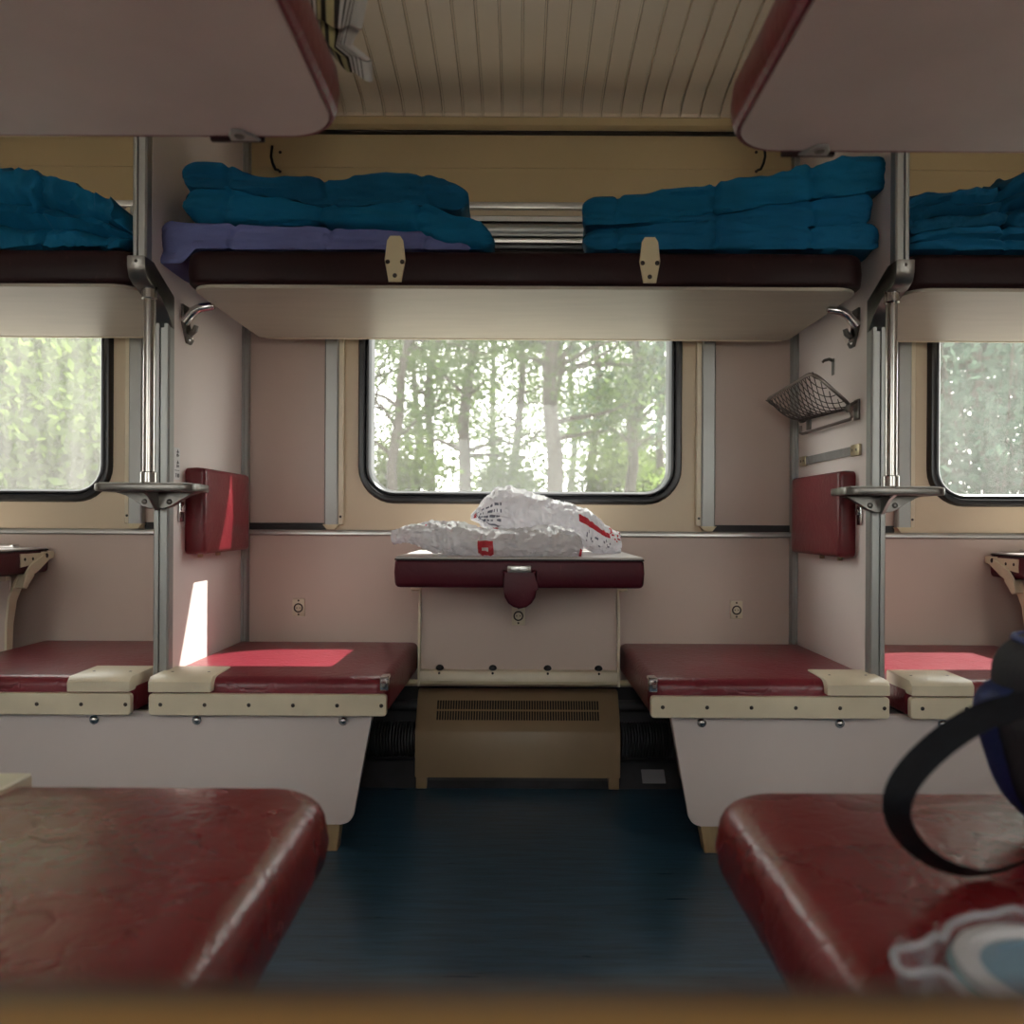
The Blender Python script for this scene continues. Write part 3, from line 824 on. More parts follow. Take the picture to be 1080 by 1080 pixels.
# seat number sticker on the left partition
r = thing('number_sticker', 'small white seat number sticker on the left partition above the headrest', 'sticker', (-.857, 2.10, .12))
xs = -.8575
m = MB(); m.box(xs, xs + .0008, 2.066, 2.103, .100, .180); m.build('backing', M['white'], r)
def text_mesh(txt, size):
    c = bpy.data.curves.new('t', 'FONT'); c.body = txt; c.size = size; c.extrude = .0002; c.align_x = 'CENTER'; c.align_y = 'CENTER'
    o = bpy.data.objects.new('t', c); COL.objects.link(o); bpy.context.view_layer.update()
    me = bpy.data.meshes.new_from_object(o.evaluated_get(bpy.context.evaluated_depsgraph_get()))
    bpy.data.objects.remove(o); return me
for txt, sz, yy, zz in (('46', .0195, 2.088, .166), ('45', .0195, 2.088, .139), ('7 00', .0135, 2.086, .110)):
    me = text_mesh(txt, sz); me.materials.clear(); me.materials.append(M['dark'])
    # text reads sideways: its up direction points towards the window
    if txt == '7 00': Mx = Matrix(((0, 0, 1), (1, 0, 0), (0, 1, 0)))
    else: Mx = Matrix(((0, 0, 1), (0, 1, 0), (-1, 0, 0)))
    me.transform(Mx.to_4x4())
    o = bpy.data.objects.new('printed_number', me); COL.objects.link(o); o.parent = r
    o.location = Vector((xs + .0012, yy, zz)) - Vector(r['_o'])
m = MB(); m.box(xs + .0008, xs + .0011, 2.070, 2.098, .1225, .1237); m.build('printed_line', M['dark'], r)

# net basket, towel bar, hook and strap on the right partition
XR = .8575
r = thing('luggage_net_basket', 'small wire-framed net basket on the right partition', 'basket', (XR, 2.3, .27))
A = Vector((XR - .016, 2.108, .292)); B = Vector((XR - .016, 2.49, .312))
D = Vector((.745, 2.125, .385)); C = Vector((.726, 2.470, .362))
def bez_loop(pts, rad=.05, n=5):
    out = []
    for i, p in enumerate(pts):
        a = (pts[i - 1] - p).normalized() * rad; b = (pts[(i + 1) % len(pts)] - p).normalized() * rad
        for k in range(n + 1):
            t = k / n
            out.append((p + a) * (1 - t) ** 2 + p * 2 * t * (1 - t) + (p + b) * t * t)
    return out
m = MB(); m.tube(bez_loop([A, B, C, D], .035), .0048, 8, True); m.build('rim', M['wire'], r)
def net(u, v):   # u along Y, v from wall to outer edge
    w0 = A.lerp(B, u); o_ = D.lerp(C, u)
    p = w0.lerp(o_, v)
    sag = .038 * (1 - (2 * v - 1) ** 2) * (1 - (2 * u - 1) ** 4) ** .6
    return p - Vector((0, 0, sag)) 
m = MB()
nu, nv = 14, 7
for k in range(-nv, nu + 1):
    for sg in (1, -1):
        path = []
        for i in range(nv * 2 + 1):
            v = i / (nv * 2); u = (k + v * nv * .7) / nu if sg == 1 else (k + nv - v * nv * .7) / nu
            if 0 <= u <= 1: path.append(net(u, v))
        if len(path) > 1: m.tube(path, .0013, 5)
m.build('net', M['net'], r)
m = MB()
m.tube([(XR - .002, 2.112, .31), (XR - .022, 2.105, .30), (XR - .026, 2.100, .285), (XR - .022, 2.10, .270), (XR - .020, 2.115, .264), (XR - .020, 2.30, .264), (XR - .020, 2.475, .264), (XR - .022, 2.488, .268), (XR - .02, 2.49, .29)], .0042, 8)
m.build('towel_bar', M['wire'], r)
for yy, zz in ((2.118, .292), (2.47, .306)):
    m = MB(); m.box(XR - .006, XR, yy - .014, yy + .014, zz - .03, zz + .022, .001); m.cyl((XR - .022, yy - .008, zz), (XR - .022, yy + .008, zz), .010, 10); m.build('clamp', M['cast'], r)
r = thing('coat_hook', 'small metal coat hook above the net basket', 'hook', (XR, 2.287, .41))
m = MB(); m.box(XR - .003, XR, 2.277, 2.293, .405, .450, .001); m.build('hook_plate', M['cast'], r)
m = MB(); m.tube([(XR - .003, 2.285, .445), (XR - .012, 2.285, .449), (XR - .026, 2.285, .445), (XR - .030, 2.285, .440)], [.005, .0045, .004, .0035], 8); m.build('hook_arm', M['cast'], r)
r = thing('strap_bar', 'flat grey strap with brassy ends between basket and headrest', 'strap', (XR, 2.31, .175))
m = MB(); m.box(XR - .006, XR - .003, 2.14, 2.49, .174, .197); m.build('strap', M['strap'], r)
for yy in (2.118, 2.51):
    m = MB(); m.box(XR - .009, XR, yy - .026, yy + .026, .171, .200, .002)
    e = m.build('end_bracket', M['brass'], r)
    studs('screw_head', M['screw'], e, [((XR - .009, yy + q, .186), (-1, 0, 0), .004, .0015) for q in (-.012, .012)])
# little clothes hooks on the ochre panel
for px, py, lab in ((292, 168, 'dark wire clothes hook on the ochre panel above the left blanket stack'), (801, 168, 'dark wire clothes hook on the ochre panel above the right blanket stack')):
    p = P(px, py, YW - .006); sg = 1 if px < 500 else -1
    r = thing('clothes_hook', lab, 'hook', (p.x, p.y, p.z - .03))
    m = MB(); m.tube([p + Vector((-.015 * sg, 0, .04)), p + Vector((-.012 * sg, -.02, .0)), p + Vector((-.004 * sg, -.03, -.025)), p + Vector((.002 * sg, -.02, -.04)), p + Vector((.006 * sg, -.004, -.035))], .004, 8); m.build('hook_wire', M['dark'], r)
    studs('screw_head', M['screw'], r, [(p + Vector((.01 * sg, 0.0, dz)), (0, -1, 0), .005, .003) for dz in (.022, -.038)])

# ------------------------------------------------------------------ blankets
def lin(*pts):
    pts = sorted(pts)
    def f(x):
        if x <= pts[0][0]: return pts[0][1]
        for (a, b), (c, d) in zip(pts[:-1], pts[1:]):
            if x <= c:
                t = (x - a) / (c - a); t = t * t * (3 - 2 * t); return b + (d - b) * t
        return pts[-1][1]
    return f
YF = 1.975
def pxl(px, py, Y=YF):
    p = P(px, py, Y); return (p.x, p.z)
def blanket(label, mt, px0, px1, bot, top, y0=YF, y1=2.36, seed=1, group=None, name='folded_blanket', **k):
    m = MB()
    x0, x1 = P(px0, 250, y0).x, P(px1, 250, y0).x
    m.blanket(x0, x1, y0, y1, lin(*[pxl(a, b, y0) for a, b in bot]) if not isinstance(bot, float) else (lambda x: bot), lin(*[pxl(a, b, y0) for a, b in top]), seed, **k)
    o = m.build(name, mt, angle=60)
    return tag(o, label, 'blanket', group)
Z0 = BZ1 + .001
blanket('violet blue folded blanket at the bottom of the left stack', M['violet'], 163, 494, [(163, 278), (190, 278), (208, 263), (494, 263)], [(163, 240), (180, 232), (240, 236), (400, 242), (494, 251)], y0=1.985, seed=3, grooves=(), amp=.014, endr=.03, nx=130)
blanket('teal folded blanket in the middle of the left stack', M['teal'], 192, 523, [(192, 232), (210, 236), (330, 236), (425, 244), (480, 262), (523, 263)], [(192, 194), (230, 194), (290, 206), (345, 215), (420, 212), (490, 224), (523, 240)], y0=1.978, seed=5, grooves=(.03,), amp=.016, nx=130)
blanket('dark teal folded blanket on top of the left stack', M['teal_dark'], 188, 490, [(188, 197), (240, 199), (290, 209), (345, 218), (420, 215), (490, 224)], [(188, 174), (230, 173), (290, 184), (350, 190), (400, 181), (450, 181), (490, 194)], y0=1.972, seed=8, grooves=(), amp=.016, nx=130)
blanket('blue folded blanket at the bottom of the right stack', M['blue'], 616, 932, [(616, 263), (932, 263)], [(616, 236), (700, 235), (770, 237), (840, 238), (910, 232), (932, 238)], y0=1.976, seed=12, grooves=(), amp=.016, nx=130)
blanket('thin blue folded blanket in the middle of the right stack', M['blue'], 640, 925, [(640, 238), (720, 236), (770, 239), (840, 240), (925, 236)], [(640, 232), (700, 231), (760, 222), (820, 214), (880, 205), (925, 204)], y0=1.984, seed=14, grooves=(), amp=.013, nx=130)
blanket('blue folded blanket on top of the right stack, rising to the right', M['teal'], 619, 940, [(619, 238), (700, 234), (760, 225), (820, 216), (880, 207), (940, 200)], [(619, 209), (650, 206), (720, 200), (800, 186), (860, 172), (910, 164), (940, 166)], y0=1.974, seed=17, grooves=(), amp=.016, nx=130)
blanket('crumpled blue quilt draped in a heap on the left bay bunk', M['teal'], -170, 139, [(-170, 263), (139, 263)], [(-170, 185), (-20, 172), (30, 176), (70, 190), (110, 208), (139, 228)], y0=1.985, seed=21, name='crumpled_quilt', amp=.026, grooves=(.35, .62), gd=.035, nx=150, freq=(6, 9, 12), skew=1.6)
blanket('blue quilt roll lying under the crumpled heap on the left bay bunk', M['teal'], -150, 75, [(-150, 264), (75, 264)], [(-150, 240), (0, 240), (75, 250)], y0=1.958, y1=2.2, seed=23, amp=.012, grooves=(), endr=.05) if False else None
blanket('flat folded blue quilt under the crumpled one on the right bay bunk', M['blue'], 957, 1260, [(957, 264), (1260, 264)], [(957, 246), (1000, 239), (1080, 238), (1260, 236)], y0=1.972, seed=26, amp=.018, grooves=(.55,), gd=.02, nx=130)
blanket('crumpled dark blue quilt on top on the right bay bunk', M['teal_dark'], 958, 1260, [(958, 248), (1000, 241), (1080, 240), (1260, 238)], [(958, 206), (990, 198), (1040, 196), (1062, 188), (1085, 178), (1260, 172)], y0=1.98, seed=29, name='crumpled_quilt', amp=.030, grooves=(.4, .7), gd=.025, nx=130, freq=(6, 9, 18), skew=-.8)

# ------------------------------------------------------------------ plastic bags of bed linen on the table
def bag(name, label, spine, seed, marks, nu=130, nv=56):
    """spine: list of (centre, half height, half depth, tilt); marks(u,v)->material index"""
    m = MB(); bm = m.bm
    def at(t):
        f = t * (len(spine) - 1); i = min(int(f), len(spine) - 2); k = f - i; k = k * k * (3 - 2 * k) * .6 + k * .4
        a, b = spine[i], spine[i + 1]
        return Vector(a[0]).lerp(Vector(b[0]), k), a[1] + (b[1] - a[1]) * k, a[2] + (b[2] - a[2]) * k
    rows = []
    for i in range(nu + 1):
        t = i / nu; c, hh, hd = at(t); row = []
        for j in range(nv):
            a = 2 * pi * j / nv
            ca, sa = cos(a), sin(a)
            y = c.y - hd * math.copysign(abs(ca) ** .75, ca); z = c.z + hh * math.copysign(abs(sa) ** .8, sa)
            p = Vector((c.x, y, z)); q = Vector((c.x * 14, y * 14, z * 26)) + Vector((seed, 0, seed * 2))
            n1 = noise.noise(q); n2 = 1 - 2 * abs(noise.noise(q * 2.1)); n3 = 1 - 2 * abs(noise.noise(q * 4.7))
            s_ = min(1.0, hh / .022)
            d = (.005 * n1 + .008 * n2 + .006 * n3) * (.35 + .65 * s_)
            p += Vector((noise.noise(q * 1.3) * .004, -ca * d, sa * d))
            row.append(bm.verts.new(p))
        rows.append(row)
    for i in range(nu):
        for j in range(nv):
            k = (j + 1) % nv
            f = bm.faces.new((rows[i][j], rows[i][k], rows[i + 1][k], rows[i + 1][j]))
            f.material_index = marks((i + .5) / nu, (j + .5) / nv)
    bm.faces.new(rows[0][::-1]); bm.faces.new(rows[-1])
    o = m.build(name, [M['plastic_bag'], M['red_print'], M['grey_print'], M['white']], angle=28)
    return tag(o, label, 'plastic bag', 'linen packets on the table')
TT = -.0865
def sp(px, ytop, ybot, Y, hd):
    a = P(px, ytop, Y); b = P(px, ybot, Y)
    return ((a + b) / 2, (a.z - b.z) / 2, hd)
def marks1(u, v):
    # v = 0 front, .25 top
    if .478 < u < .548 and (v < .035 or v > .885):
        if .497 < u < .528 and (.955 < v < .985): return 3
        return 1
    if .945 < u and (v > .88) and u < .985: return 1
    if .12 < u < .24 and noise.noise(Vector((u * 45, v * 22, 3))) > .42 and v < .3: return 1
    return 0
bag('linen_packet', 'greyish plastic linen packet lying flat at the front of the table, with red square mark',
    [sp(415, 562, 571, 2.16, .03), sp(432, 557, 569, 2.16, .06), sp(458, 552, 578, 2.17, .085), sp(478, 554, 583, 2.18, .10), sp(510, 561, 586, 2.18, .105), sp(545, 562, 586.5, 2.18, .105), sp(580, 558, 587, 2.18, .105), sp(604, 562, 587, 2.18, .10), sp(612, 572, 586, 2.18, .085)], 4, marks1)
def marks2(u, v):
    nz = noise.noise(Vector((u * 60, v * 40, 9)))
    if .05 < u < .17 and .93 < v or (.05 < u < .12 and v < .06): return 1 if nz > -.35 and u < .11 else (2 if nz > .05 else 0)
    if .13 < u < .34 and (v > .87 or v < .03): return 2 if int(((v + .2) % 1) * 56) % 2 == 0 and noise.noise(Vector((u * 70, int(v * 56) * 7.3, 2))) > -.12 else 0
    if .27 < u < .37 and .80 < v <= .86: return 1
    if .74 < u < .93 and (.02 < v < .075): return 1
    if .93 < u and nz > .15 and v < .2: return 1
    if .78 < u < .93 and v > .9 and noise.noise(Vector((u * 90, v * 60, 5))) > .28: return 2
    return 0
bag('linen_packet', 'crinkled white plastic linen packet resting aslant on top of the flat one',
    [sp(497, 544, 547, 2.27, .008), sp(503, 539, 548, 2.28, .03), sp(511, 529, 552, 2.29, .06), sp(524, 518, 556, 2.30, .085), sp(540, 517, 560, 2.30, .10), sp(560, 522, 562, 2.31, .105), sp(582, 529, 563, 2.33, .105), sp(602, 534, 566, 2.35, .10), sp(618, 540, 577, 2.36, .09), sp(636, 556, 581, 2.37, .08), sp(652, 564, 581, 2.37, .06)], 11, marks2)

# ------------------------------------------------------------------ compartment bunks nearest the camera
def make_lower_bunk(xa, xb, y1, corner, label, block=False):
    r = thing('lower_bunk', label, 'bunk', ((xa + xb) / 2, .35, -H))
    rad = [.02, .02, .09, .02] if corner == 'r' else [.02, .02, .02, .09]
    m = MB(); m.cushion(xa, xb, YB + .02, y1, -.462, -.370, rad, .034, .016, .006, .004, 10); m.build('cushion', M['leather_near'], r)
    m = MB(); m.box(xa + (.03 if corner == 'r' else .13), xb - (.13 if corner == 'r' else .03), YB + .03, y1 - .10, -.74, -.463, .004); m.build('storage_box', M['bin'], r)
    m = MB(); m.box(xa + (.06 if corner == 'r' else .16), xb - (.16 if corner == 'r' else .06), YB + .06, y1 - .14, -H, -.74); m.build('plinth', M['under'], r)
    if block:
        m = MB(); m.prism([(y1 - .135, -.374), (y1 - .135, -.361), (y1 + .004, -.361), (y1 + .006, -.366), (y1 + .006, -.40), (y1 - .002, -.40), (y1 - .006, -.374)], 'x', xa, -.690, .002, 1); b = m.build('corner_block', M['cream'], r)
        m = MB(); m.dome((-.72, y1 - .055, -.361), (0, 0, 1), .005, .0015, 10); m.build('screw_head', M['screw'], b)
    return r
make_lower_bunk(-.846, -.253, 1.180, 'r', 'worn maroon lower bunk at the near left, creased and scratched', True)
make_lower_bunk(.262, .846, 1.170, 'l', 'worn maroon lower bunk at the near right, under the dark bag')

def make_upper_bunk(xa, xb, y1, z, corner, label, bx):
    r = thing('upper_bunk', label, 'bunk', ((xa + xb) / 2, .35, z))
    R = .085
    rad = [.02, .02, R, .02] if corner == 'r' else [.02, .02, .02, R]
    m = MB(); m.cushion(xa, xb, YB + .02, y1, z, z + .075, rad, .02, .010, .004, .003, 10); m.build('mattress_pad', M['leather'], r)
    ins = .012
    m = MB(); m.prism([(p[0], p[1]) for p in rr(xa, xb, YB + .03, y1, rad, ins, 10)], 'z', z - .003, z + .004, .002, 1); m.build('underside_board', M['board'], r)
    m = MB(); L_ = [(p[0], p[1], z + .001) for p in rr(xa, xb, YB + .02, y1, rad, .007, 10)]
    m.tube(L_, .0035, 6, True); m.build('welt', M['leather'], r)
    q = 1 if corner == 'r' else -1
    m = MB(); m.prism([(bx - q * .018, y1 - .004), (bx + q * .026, y1 - .004), (bx + q * .022, y1 - .014), (bx + q * .008, y1 - .034), (bx - q * .008, y1 - .036), (bx - q * .016, y1 - .020)], 'z', z - .008, z - .003, .0015, 1)
    b = m.build('latch_bracket', M['alu_dull'], r)
    m = MB(); m.dome((bx, y1 - .020, z - .008), (0, 0, -1), .008, .004, 12); m.build('screw_head', M['cast'], b)
    m = MB(); m.box(bx - .05, bx + .03, y1 - .004, y1 + .006, z - .006, z + .006, .002); m.build('latch_bar', M['leather_dark'], r)
    return r
make_upper_bunk(-.846, -.258, 1.245, .571, 'r', 'maroon upper bunk at the top left with pale underside', P(254, 140, 1.23).x)
make_upper_bunk(.300, .846, 1.262, .561, 'l', 'maroon upper bunk at the top right with pale underside', P(862, 158, 1.25).x)

# luggage shelves above, out of frame, from which the ticking hangs
def shelf(xa, xb, label):
    r = thing('luggage_shelf', label, 'shelf', ((xa + xb) / 2, .3, .97))
    m = MB(); m.box(xa, xb, YB, 1.27, .985, 1.005, .004); m.build('shelf_board', M['board'], r)
    xe = xb if abs(xb) < abs(xa) else xa
    m = MB(); m.cyl((xe, YB + .02, 1.03), (xe, 1.26, 1.03), .009, 10); m.build('guard_rail', M['chrome'], r)
    return r
shelf(-.855, -.32, 'high luggage shelf above the left upper bunk')
shelf(.34, .855, 'high luggage shelf above the right upper bunk')

# striped mattress ticking hanging down beside the left upper bunk
YC = 1.29
rows = [[(306, -250, 1.255), (385, -250, 1.255)], [(312, -60, 1.27), (392, -60, 1.27)], [(316, -14, 1.255), (390, -8, 1.26)], [(322, 13, 1.245), (381, 28, 1.25)], [(328, 16, 1.262), (378, 30, 1.265)],
        [(332, 38, 1.268), (371, 45, 1.27)], [(335, 41, 1.255), (391, 61, 1.26)], [(337, 43, 1.262), (392, 63, 1.265)], [(345, 53, 1.278), (393, 85, 1.28)]]
m = MB(); NU = 40
uvl = m.bm.loops.layers.uv.new('UVMap')
vr = []
for row in rows:
    a, b = P(*row[0]), P(*row[1]); line = []
    for i in range(NU + 1):
        t = i / NU; p = a.lerp(b, t)
        p.y += .010 * sin(t * 13 + row[0][1] * .05) * (.6 if row[0][1] > 0 else 1)
        p.z -= (.010 * (1 - (2 * t - 1) ** 2))
        line.append(m.bm.verts.new(p))
    vr.append(line)
for a, b in zip(vr[:-1], vr[1:]):
    for i in range(NU):
        f = m.bm.faces.new((a[i], a[i + 1], b[i + 1], b[i]))
        for lp, t in zip(f.loops, (i, i + 1, i + 1, i)): lp[uvl].uv = (t / NU, 0)
bmesh.ops.solidify(m.bm, geom=m.bm.faces[:], thickness=.002)
o = m.build('striped_cloth', M['stripes'], angle=50)
tag(o, 'striped white and dark cloth hanging in folds beside the upper left bunk', 'cloth')

# ------------------------------------------------------------------ table at the camera
r = thing('compartment_table', 'brown table edge blurred along the bottom of the picture', 'table', (.01, -.17, -H))
m = MB(); m.prism(rr(-.20, .235, YB + .005, .1870, [.005, .005, .03, .03], 0, 5), 'z', -.142, -.1035, .004, 2); m.build('table_top', M['table_edge'], r)
m = MB(); m.prism(rr(-.195, .230, YB + .01, .1775, [.005, .005, .03, .03], 0, 5), 'z', -.1035, -.103); m.build('top_laminate', M['table_wood'], r)
m = MB(); m.cyl((.015, -.15, -H), (.015, -.15, -.142), .022, 16); m.cyl((.015, -.15, -H), (.015, -.15, -H + .012), .07, 20, .003); m.build('leg', M['alu_dull'], r)

# ------------------------------------------------------------------ bag on the near right bunk
r = thing('shoulder_bag', 'dark navy shoulder bag with blue trim and loose strap on the near right bunk', 'bag', (.69, .94, -.364))
def superell(m, c, s, e1, e2, u0=-pi, u1=pi, v0=-pi / 2, v1=pi / 2, nu=48, nv=28, sc=1.0, flat=True, taper=0):
    f = lambda w, e: math.copysign(abs(w) ** e, w)
    rows = []
    for j in range(nv + 1):
        v = v0 + (v1 - v0) * j / nv; row = []
        for i in range(nu + 1):
            u = u0 + (u1 - u0) * i / nu
            zz = f(sin(v), e1)
            k = 1 + taper * zz
            x = c[0] + s[0] * sc * f(cos(v), e1) * f(cos(u), e2) * k; y = c[1] + s[1] * sc * f(cos(v), e1) * f(sin(u), e2) * k; z = c[2] + s[2] * sc * zz
            d = .004 * noise.noise(Vector((x * 18, y * 18, z * 18)))
            row.append((x + d, y + d, z))
        rows.append(row)
    m.quadstrip(rows, closed=False)
bc = (.720, .925, -.268); bs = (.168, .135, .097)
m = MB(); superell(m, bc, bs, .55, .6, taper=.16); bmesh.ops.remove_doubles(m.bm, verts=m.bm.verts[:], dist=1e-5); m.build('body', M['navy'], r)
m = MB(); superell(m, bc, bs, .55, .6, u0=pi * .78, u1=pi * .99, v0=-1.3, v1=.95, nu=10, nv=24, sc=1.012, taper=.16)
bmesh.ops.solidify(m.bm, geom=m.bm.faces[:], thickness=.002); m.build('blue_panel', M['royal'], r)
lc = (.726, .93, -.182); ls = (.168, .130, .070)
m = MB(); superell(m, lc, ls, .75, .65); bmesh.ops.remove_doubles(m.bm, verts=m.bm.verts[:], dist=1e-5); lid = m.build('lid', M['navy'], r)
def lid_loop(v, sc=1.01):
    f = lambda w, e: math.copysign(abs(w) ** e, w)
    return [(lc[0] + ls[0] * sc * f(cos(v), .75) * f(cos(u), .65), lc[1] + ls[1] * sc * f(cos(v), .75) * f(sin(u), .65), lc[2] + ls[2] * sc * f(sin(v), .75)) for u in [2 * pi * i / 60 for i in range(60)]]
m = MB(); m.tube(lid_loop(.62), .0042, 6, True); m.build('piping', M['royal'], lid)
m = MB(); m.tube(lid_loop(-.45, 1.015), .0048, 6, True); m.build('zipper', M['dark'], lid)
# strap
pts = [(1110, 736, .785), (1072, 745, .785), (1034, 757, .78), (992, 784, .78), (960, 816, .785), (946, 846, .79), (951, 874, .80), (970, 897, .82), (998, 914, .835), (1032, 921, .845), (1068, 914, .85), (1110, 896, .86)]
raw = [P(*q) for q in pts]
def catmull(ps, n=8):
    out = []
    for i in range(len(ps) - 1):
        p0 = ps[max(i - 1, 0)]; p1 = ps[i]; p2 = ps[i + 1]; p3 = ps[min(i + 2, len(ps) - 1)]
        for k in range(n):
            t = k / n
            out.append(.5 * ((2 * p1) + (p2 - p0) * t + (2 * p0 - 5 * p1 + 4 * p2 - p3) * t * t + (3 * p1 - p0 - 3 * p2 + p3) * t ** 3))
    return out + [ps[-1]]
cl = catmull(raw)
m = MB(); rows = []
for i, p in enumerate(cl):
    t = (cl[min(i + 1, len(cl) - 1)] - cl[max(i - 1, 0)]).normalized()
    nrm_ = Vector((0, 1, 0)).cross(t).normalized()
    wv = (Vector((0, 1, 0)) * .80 + nrm_ * .60).normalized() * .0145
    rows.append([p - wv, p + wv])
m.quadstrip(rows, closed=False)
bmesh.ops.solidify(m.bm, geom=m.bm.faces[:], thickness=.0022)
zmin = min(v.co.z for v in m.bm.verts)
for v in m.bm.verts:
    if v.co.z < -.3635: v.co.z = -.3635 + (v.co.z + .3635) * .02
m.build('strap', M['webbing'], r)

# clear packet with round tub
r = thing('plastic_tub', 'round milky tub with pale blue lid at the lower right corner', 'tub', (.382, .586, -.364))
c = (.382, .586, -.3635)
m = MB(); m.lathe(c, [(.050, 0), (.053, .002), (.061, .044), (.0615, .046)], 40); m.build('tub_body', M['lid_white'], r)
m = MB(); m.lathe(c, [(.062, .040), (.067, .041), (.0685, .046), (.067, .051), (.062, .053), (.056, .0525), (.053, .049), (.050, .0475)], 44); m.build('rim', M['lid_white'], r)
m = MB(); m.lathe(c, [(.050, .0476), (.046, .0485), (.041, .049), (.0405, .0475), (.01, .0475)], 44); m.build('lid_disc', M['blue_lid'], r)
m = MB(); m.tube([(c[0] + .0695 * cos(a), c[1] + .0695 * sin(a), c[2] + .044) for a in [2 * pi * i / 48 for i in range(48)]], .0016, 6, True); m.build('teal_band', mat('teal band', (.12, .32, .36), .3), r)
# clear film wrapper lying around the tub
r = thing('clear_wrapper', 'crumpled clear plastic wrapper around the round tub', 'wrapper', (.375, .60, -.364))
m = MB(); rows = []
NA = 90
for j in range(7):
    v = j / 6; row = []
    for i in range(NA):
        a = 2 * pi * i / NA
        base_ = .082 + .012 * cos(4 * a + .6) + .005 * sin(7 * a)
        rad = base_ + .010 * v + .008 * noise.noise(Vector((cos(a) * 5, sin(a) * 5, v * 3)))
        z = -.3625 + .042 * v * (1 + .35 * noise.noise(Vector((cos(a) * 3, sin(a) * 3, 4))))
        row.append((.384 + rad * cos(a), .594 + rad * sin(a) * (.92 if sin(a) > 0 else 1), z + .004 * abs(noise.noise(Vector((cos(a) * 9, sin(a) * 9, v * 6))))))
    rows.append(row)
m.quadstrip(rows, True, False, False); m.build('film', M['film'], r)
m = MB(); m.tube([Vector(p) for p in rows[-1]], .0032, 6, True); m.build('rolled_rim', film_mat('milky film', (.9, .92, .95), .35), r)
m = MB()
rw = random.Random(5)
for k in range(9):
    a = pi * (.75 + .07 * k); b0 = Vector((.384 + .087 * cos(a), .594 + .087 * sin(a), -.36)); 
    m.tube([b0, b0 + Vector((rw.uniform(-.012, .012), rw.uniform(-.01, .01), .02)), b0 + Vector((rw.uniform(-.02, .02), rw.uniform(-.01, .01), .042))], [.002, .0035, .0015], 6)
m.build('film_creases', M['film'], r)

# ------------------------------------------------------------------ outside
def gz(y): return -2.0 + min(1, max(0, (y - 4) / 9)) * 2.3 + max(0, y - 13) * .035
def terrain(ys):
    m = MB()
    m.quadstrip([[(-40 + i * 2, y, (gz(y) + (.12 * noise.noise(Vector((i * .6, y * .3, 0))) if y > 3.3 else 0)) if y > 3 else -2.0) for i in range(41)] for y in ys], closed=False)
    return m
o = terrain([8 + j * 1.5 for j in range(50)]).build('ground', M['ground']); struct(o)
o = terrain([-60, -30, -8, -.8]).build('ground_light_bounce', M['bounce_ground']); struct(o)  # unseen pale ground, added to throw light up through the rear windows
o = terrain([-.8, 1, 3.2, 4, 5, 6, 7, 8]).build('ground_track_bed', M['ballast']); struct(o)
def leaves(m, centers, n, rad, size, rnd):
    bm = m.bm
    for c in centers:
        for _ in range(n):
            d = Vector((rnd.gauss(0, 1), rnd.gauss(0, 1), rnd.gauss(0, .7))) * rad * .55
            p = Vector(c) + d
            a = Vector((rnd.gauss(0, 1), rnd.gauss(0, 1), rnd.gauss(0, 1))).normalized()
            b = a.cross(Vector((rnd.gauss(0, 1), rnd.gauss(0, 1), rnd.gauss(0, 1)))).normalized()
            s_ = size * rnd.uniform(.6, 1.3)
            vs = [bm.verts.new(p + a * s_), bm.verts.new(p + b * s_ * .55), bm.verts.new(p - a * s_), bm.verts.new(p - b * s_ * .55)]
            bm.faces.new(vs)
def make_tree(name, label, x, y, r0, h, seed, lm, ncl=118, low=.6, spread=1.0, n=105, lsize=.048, lean=0, group=None):
    rnd = random.Random(seed)
    z0 = gz(y) - .05
    t = thing(name, label, 'tree', (x, y, z0), group)
    m = MB(); path = []; rad = []
    px, py = x, y
    for i in range(12):
        f = i / 11
        path.append(Vector((px, py, z0 + h * f))); rad.append(r0 * (1.15 - f) + .01)
        px += rnd.gauss(lean * .12, .09); py += rnd.gauss(0, .08)
    m.tube(path, rad, 10)
    cents = []
    for k in range(40):
        f = rnd.uniform(.10, .98); i = int(f * 11); p = path[i].lerp(path[min(i + 1, 11)], f * 11 - i)
        a = rnd.uniform(0, 2 * pi); ln = rnd.uniform(.9, 2.4) * spread * (1.1 - f * .4)
        q = [p]; d = Vector((cos(a), sin(a) * .8, rnd.uniform(.15, .8)))
        for s_ in range(5):
            d += Vector((rnd.gauss(0, .25), rnd.gauss(0, .25), rnd.gauss(0, .2))); q.append(q[-1] + d.normalized() * ln / 5)
            if s_ > 1: cents.append(q[-1] + Vector((rnd.gauss(0, .2), rnd.gauss(0, .2), rnd.gauss(0, .2))))
        br = r0 * .42 * (1.1 - f)
        m.tube(q, [br + .008, br * .8 + .007, br * .6 + .006, br * .45 + .005, br * .3 + .004, .004], 6)
    m.build('trunk', M['bark'], t)
    rnd.shuffle(cents)
    m = MB(); leaves(m, cents[:ncl], n, .55 * spread, lsize, rnd)
    fo = m.build('foliage', lm, t, smooth=False); fo['kind'] = 'stuff'
    return t
def px_tree(px, Y, r0, h, seed, label, lm, **k):
    X = (px - CX) * Y / F
    return make_tree('tree', label, X, Y, r0, h, seed, lm, **k)
TG = 'woodland trees outside the middle window'
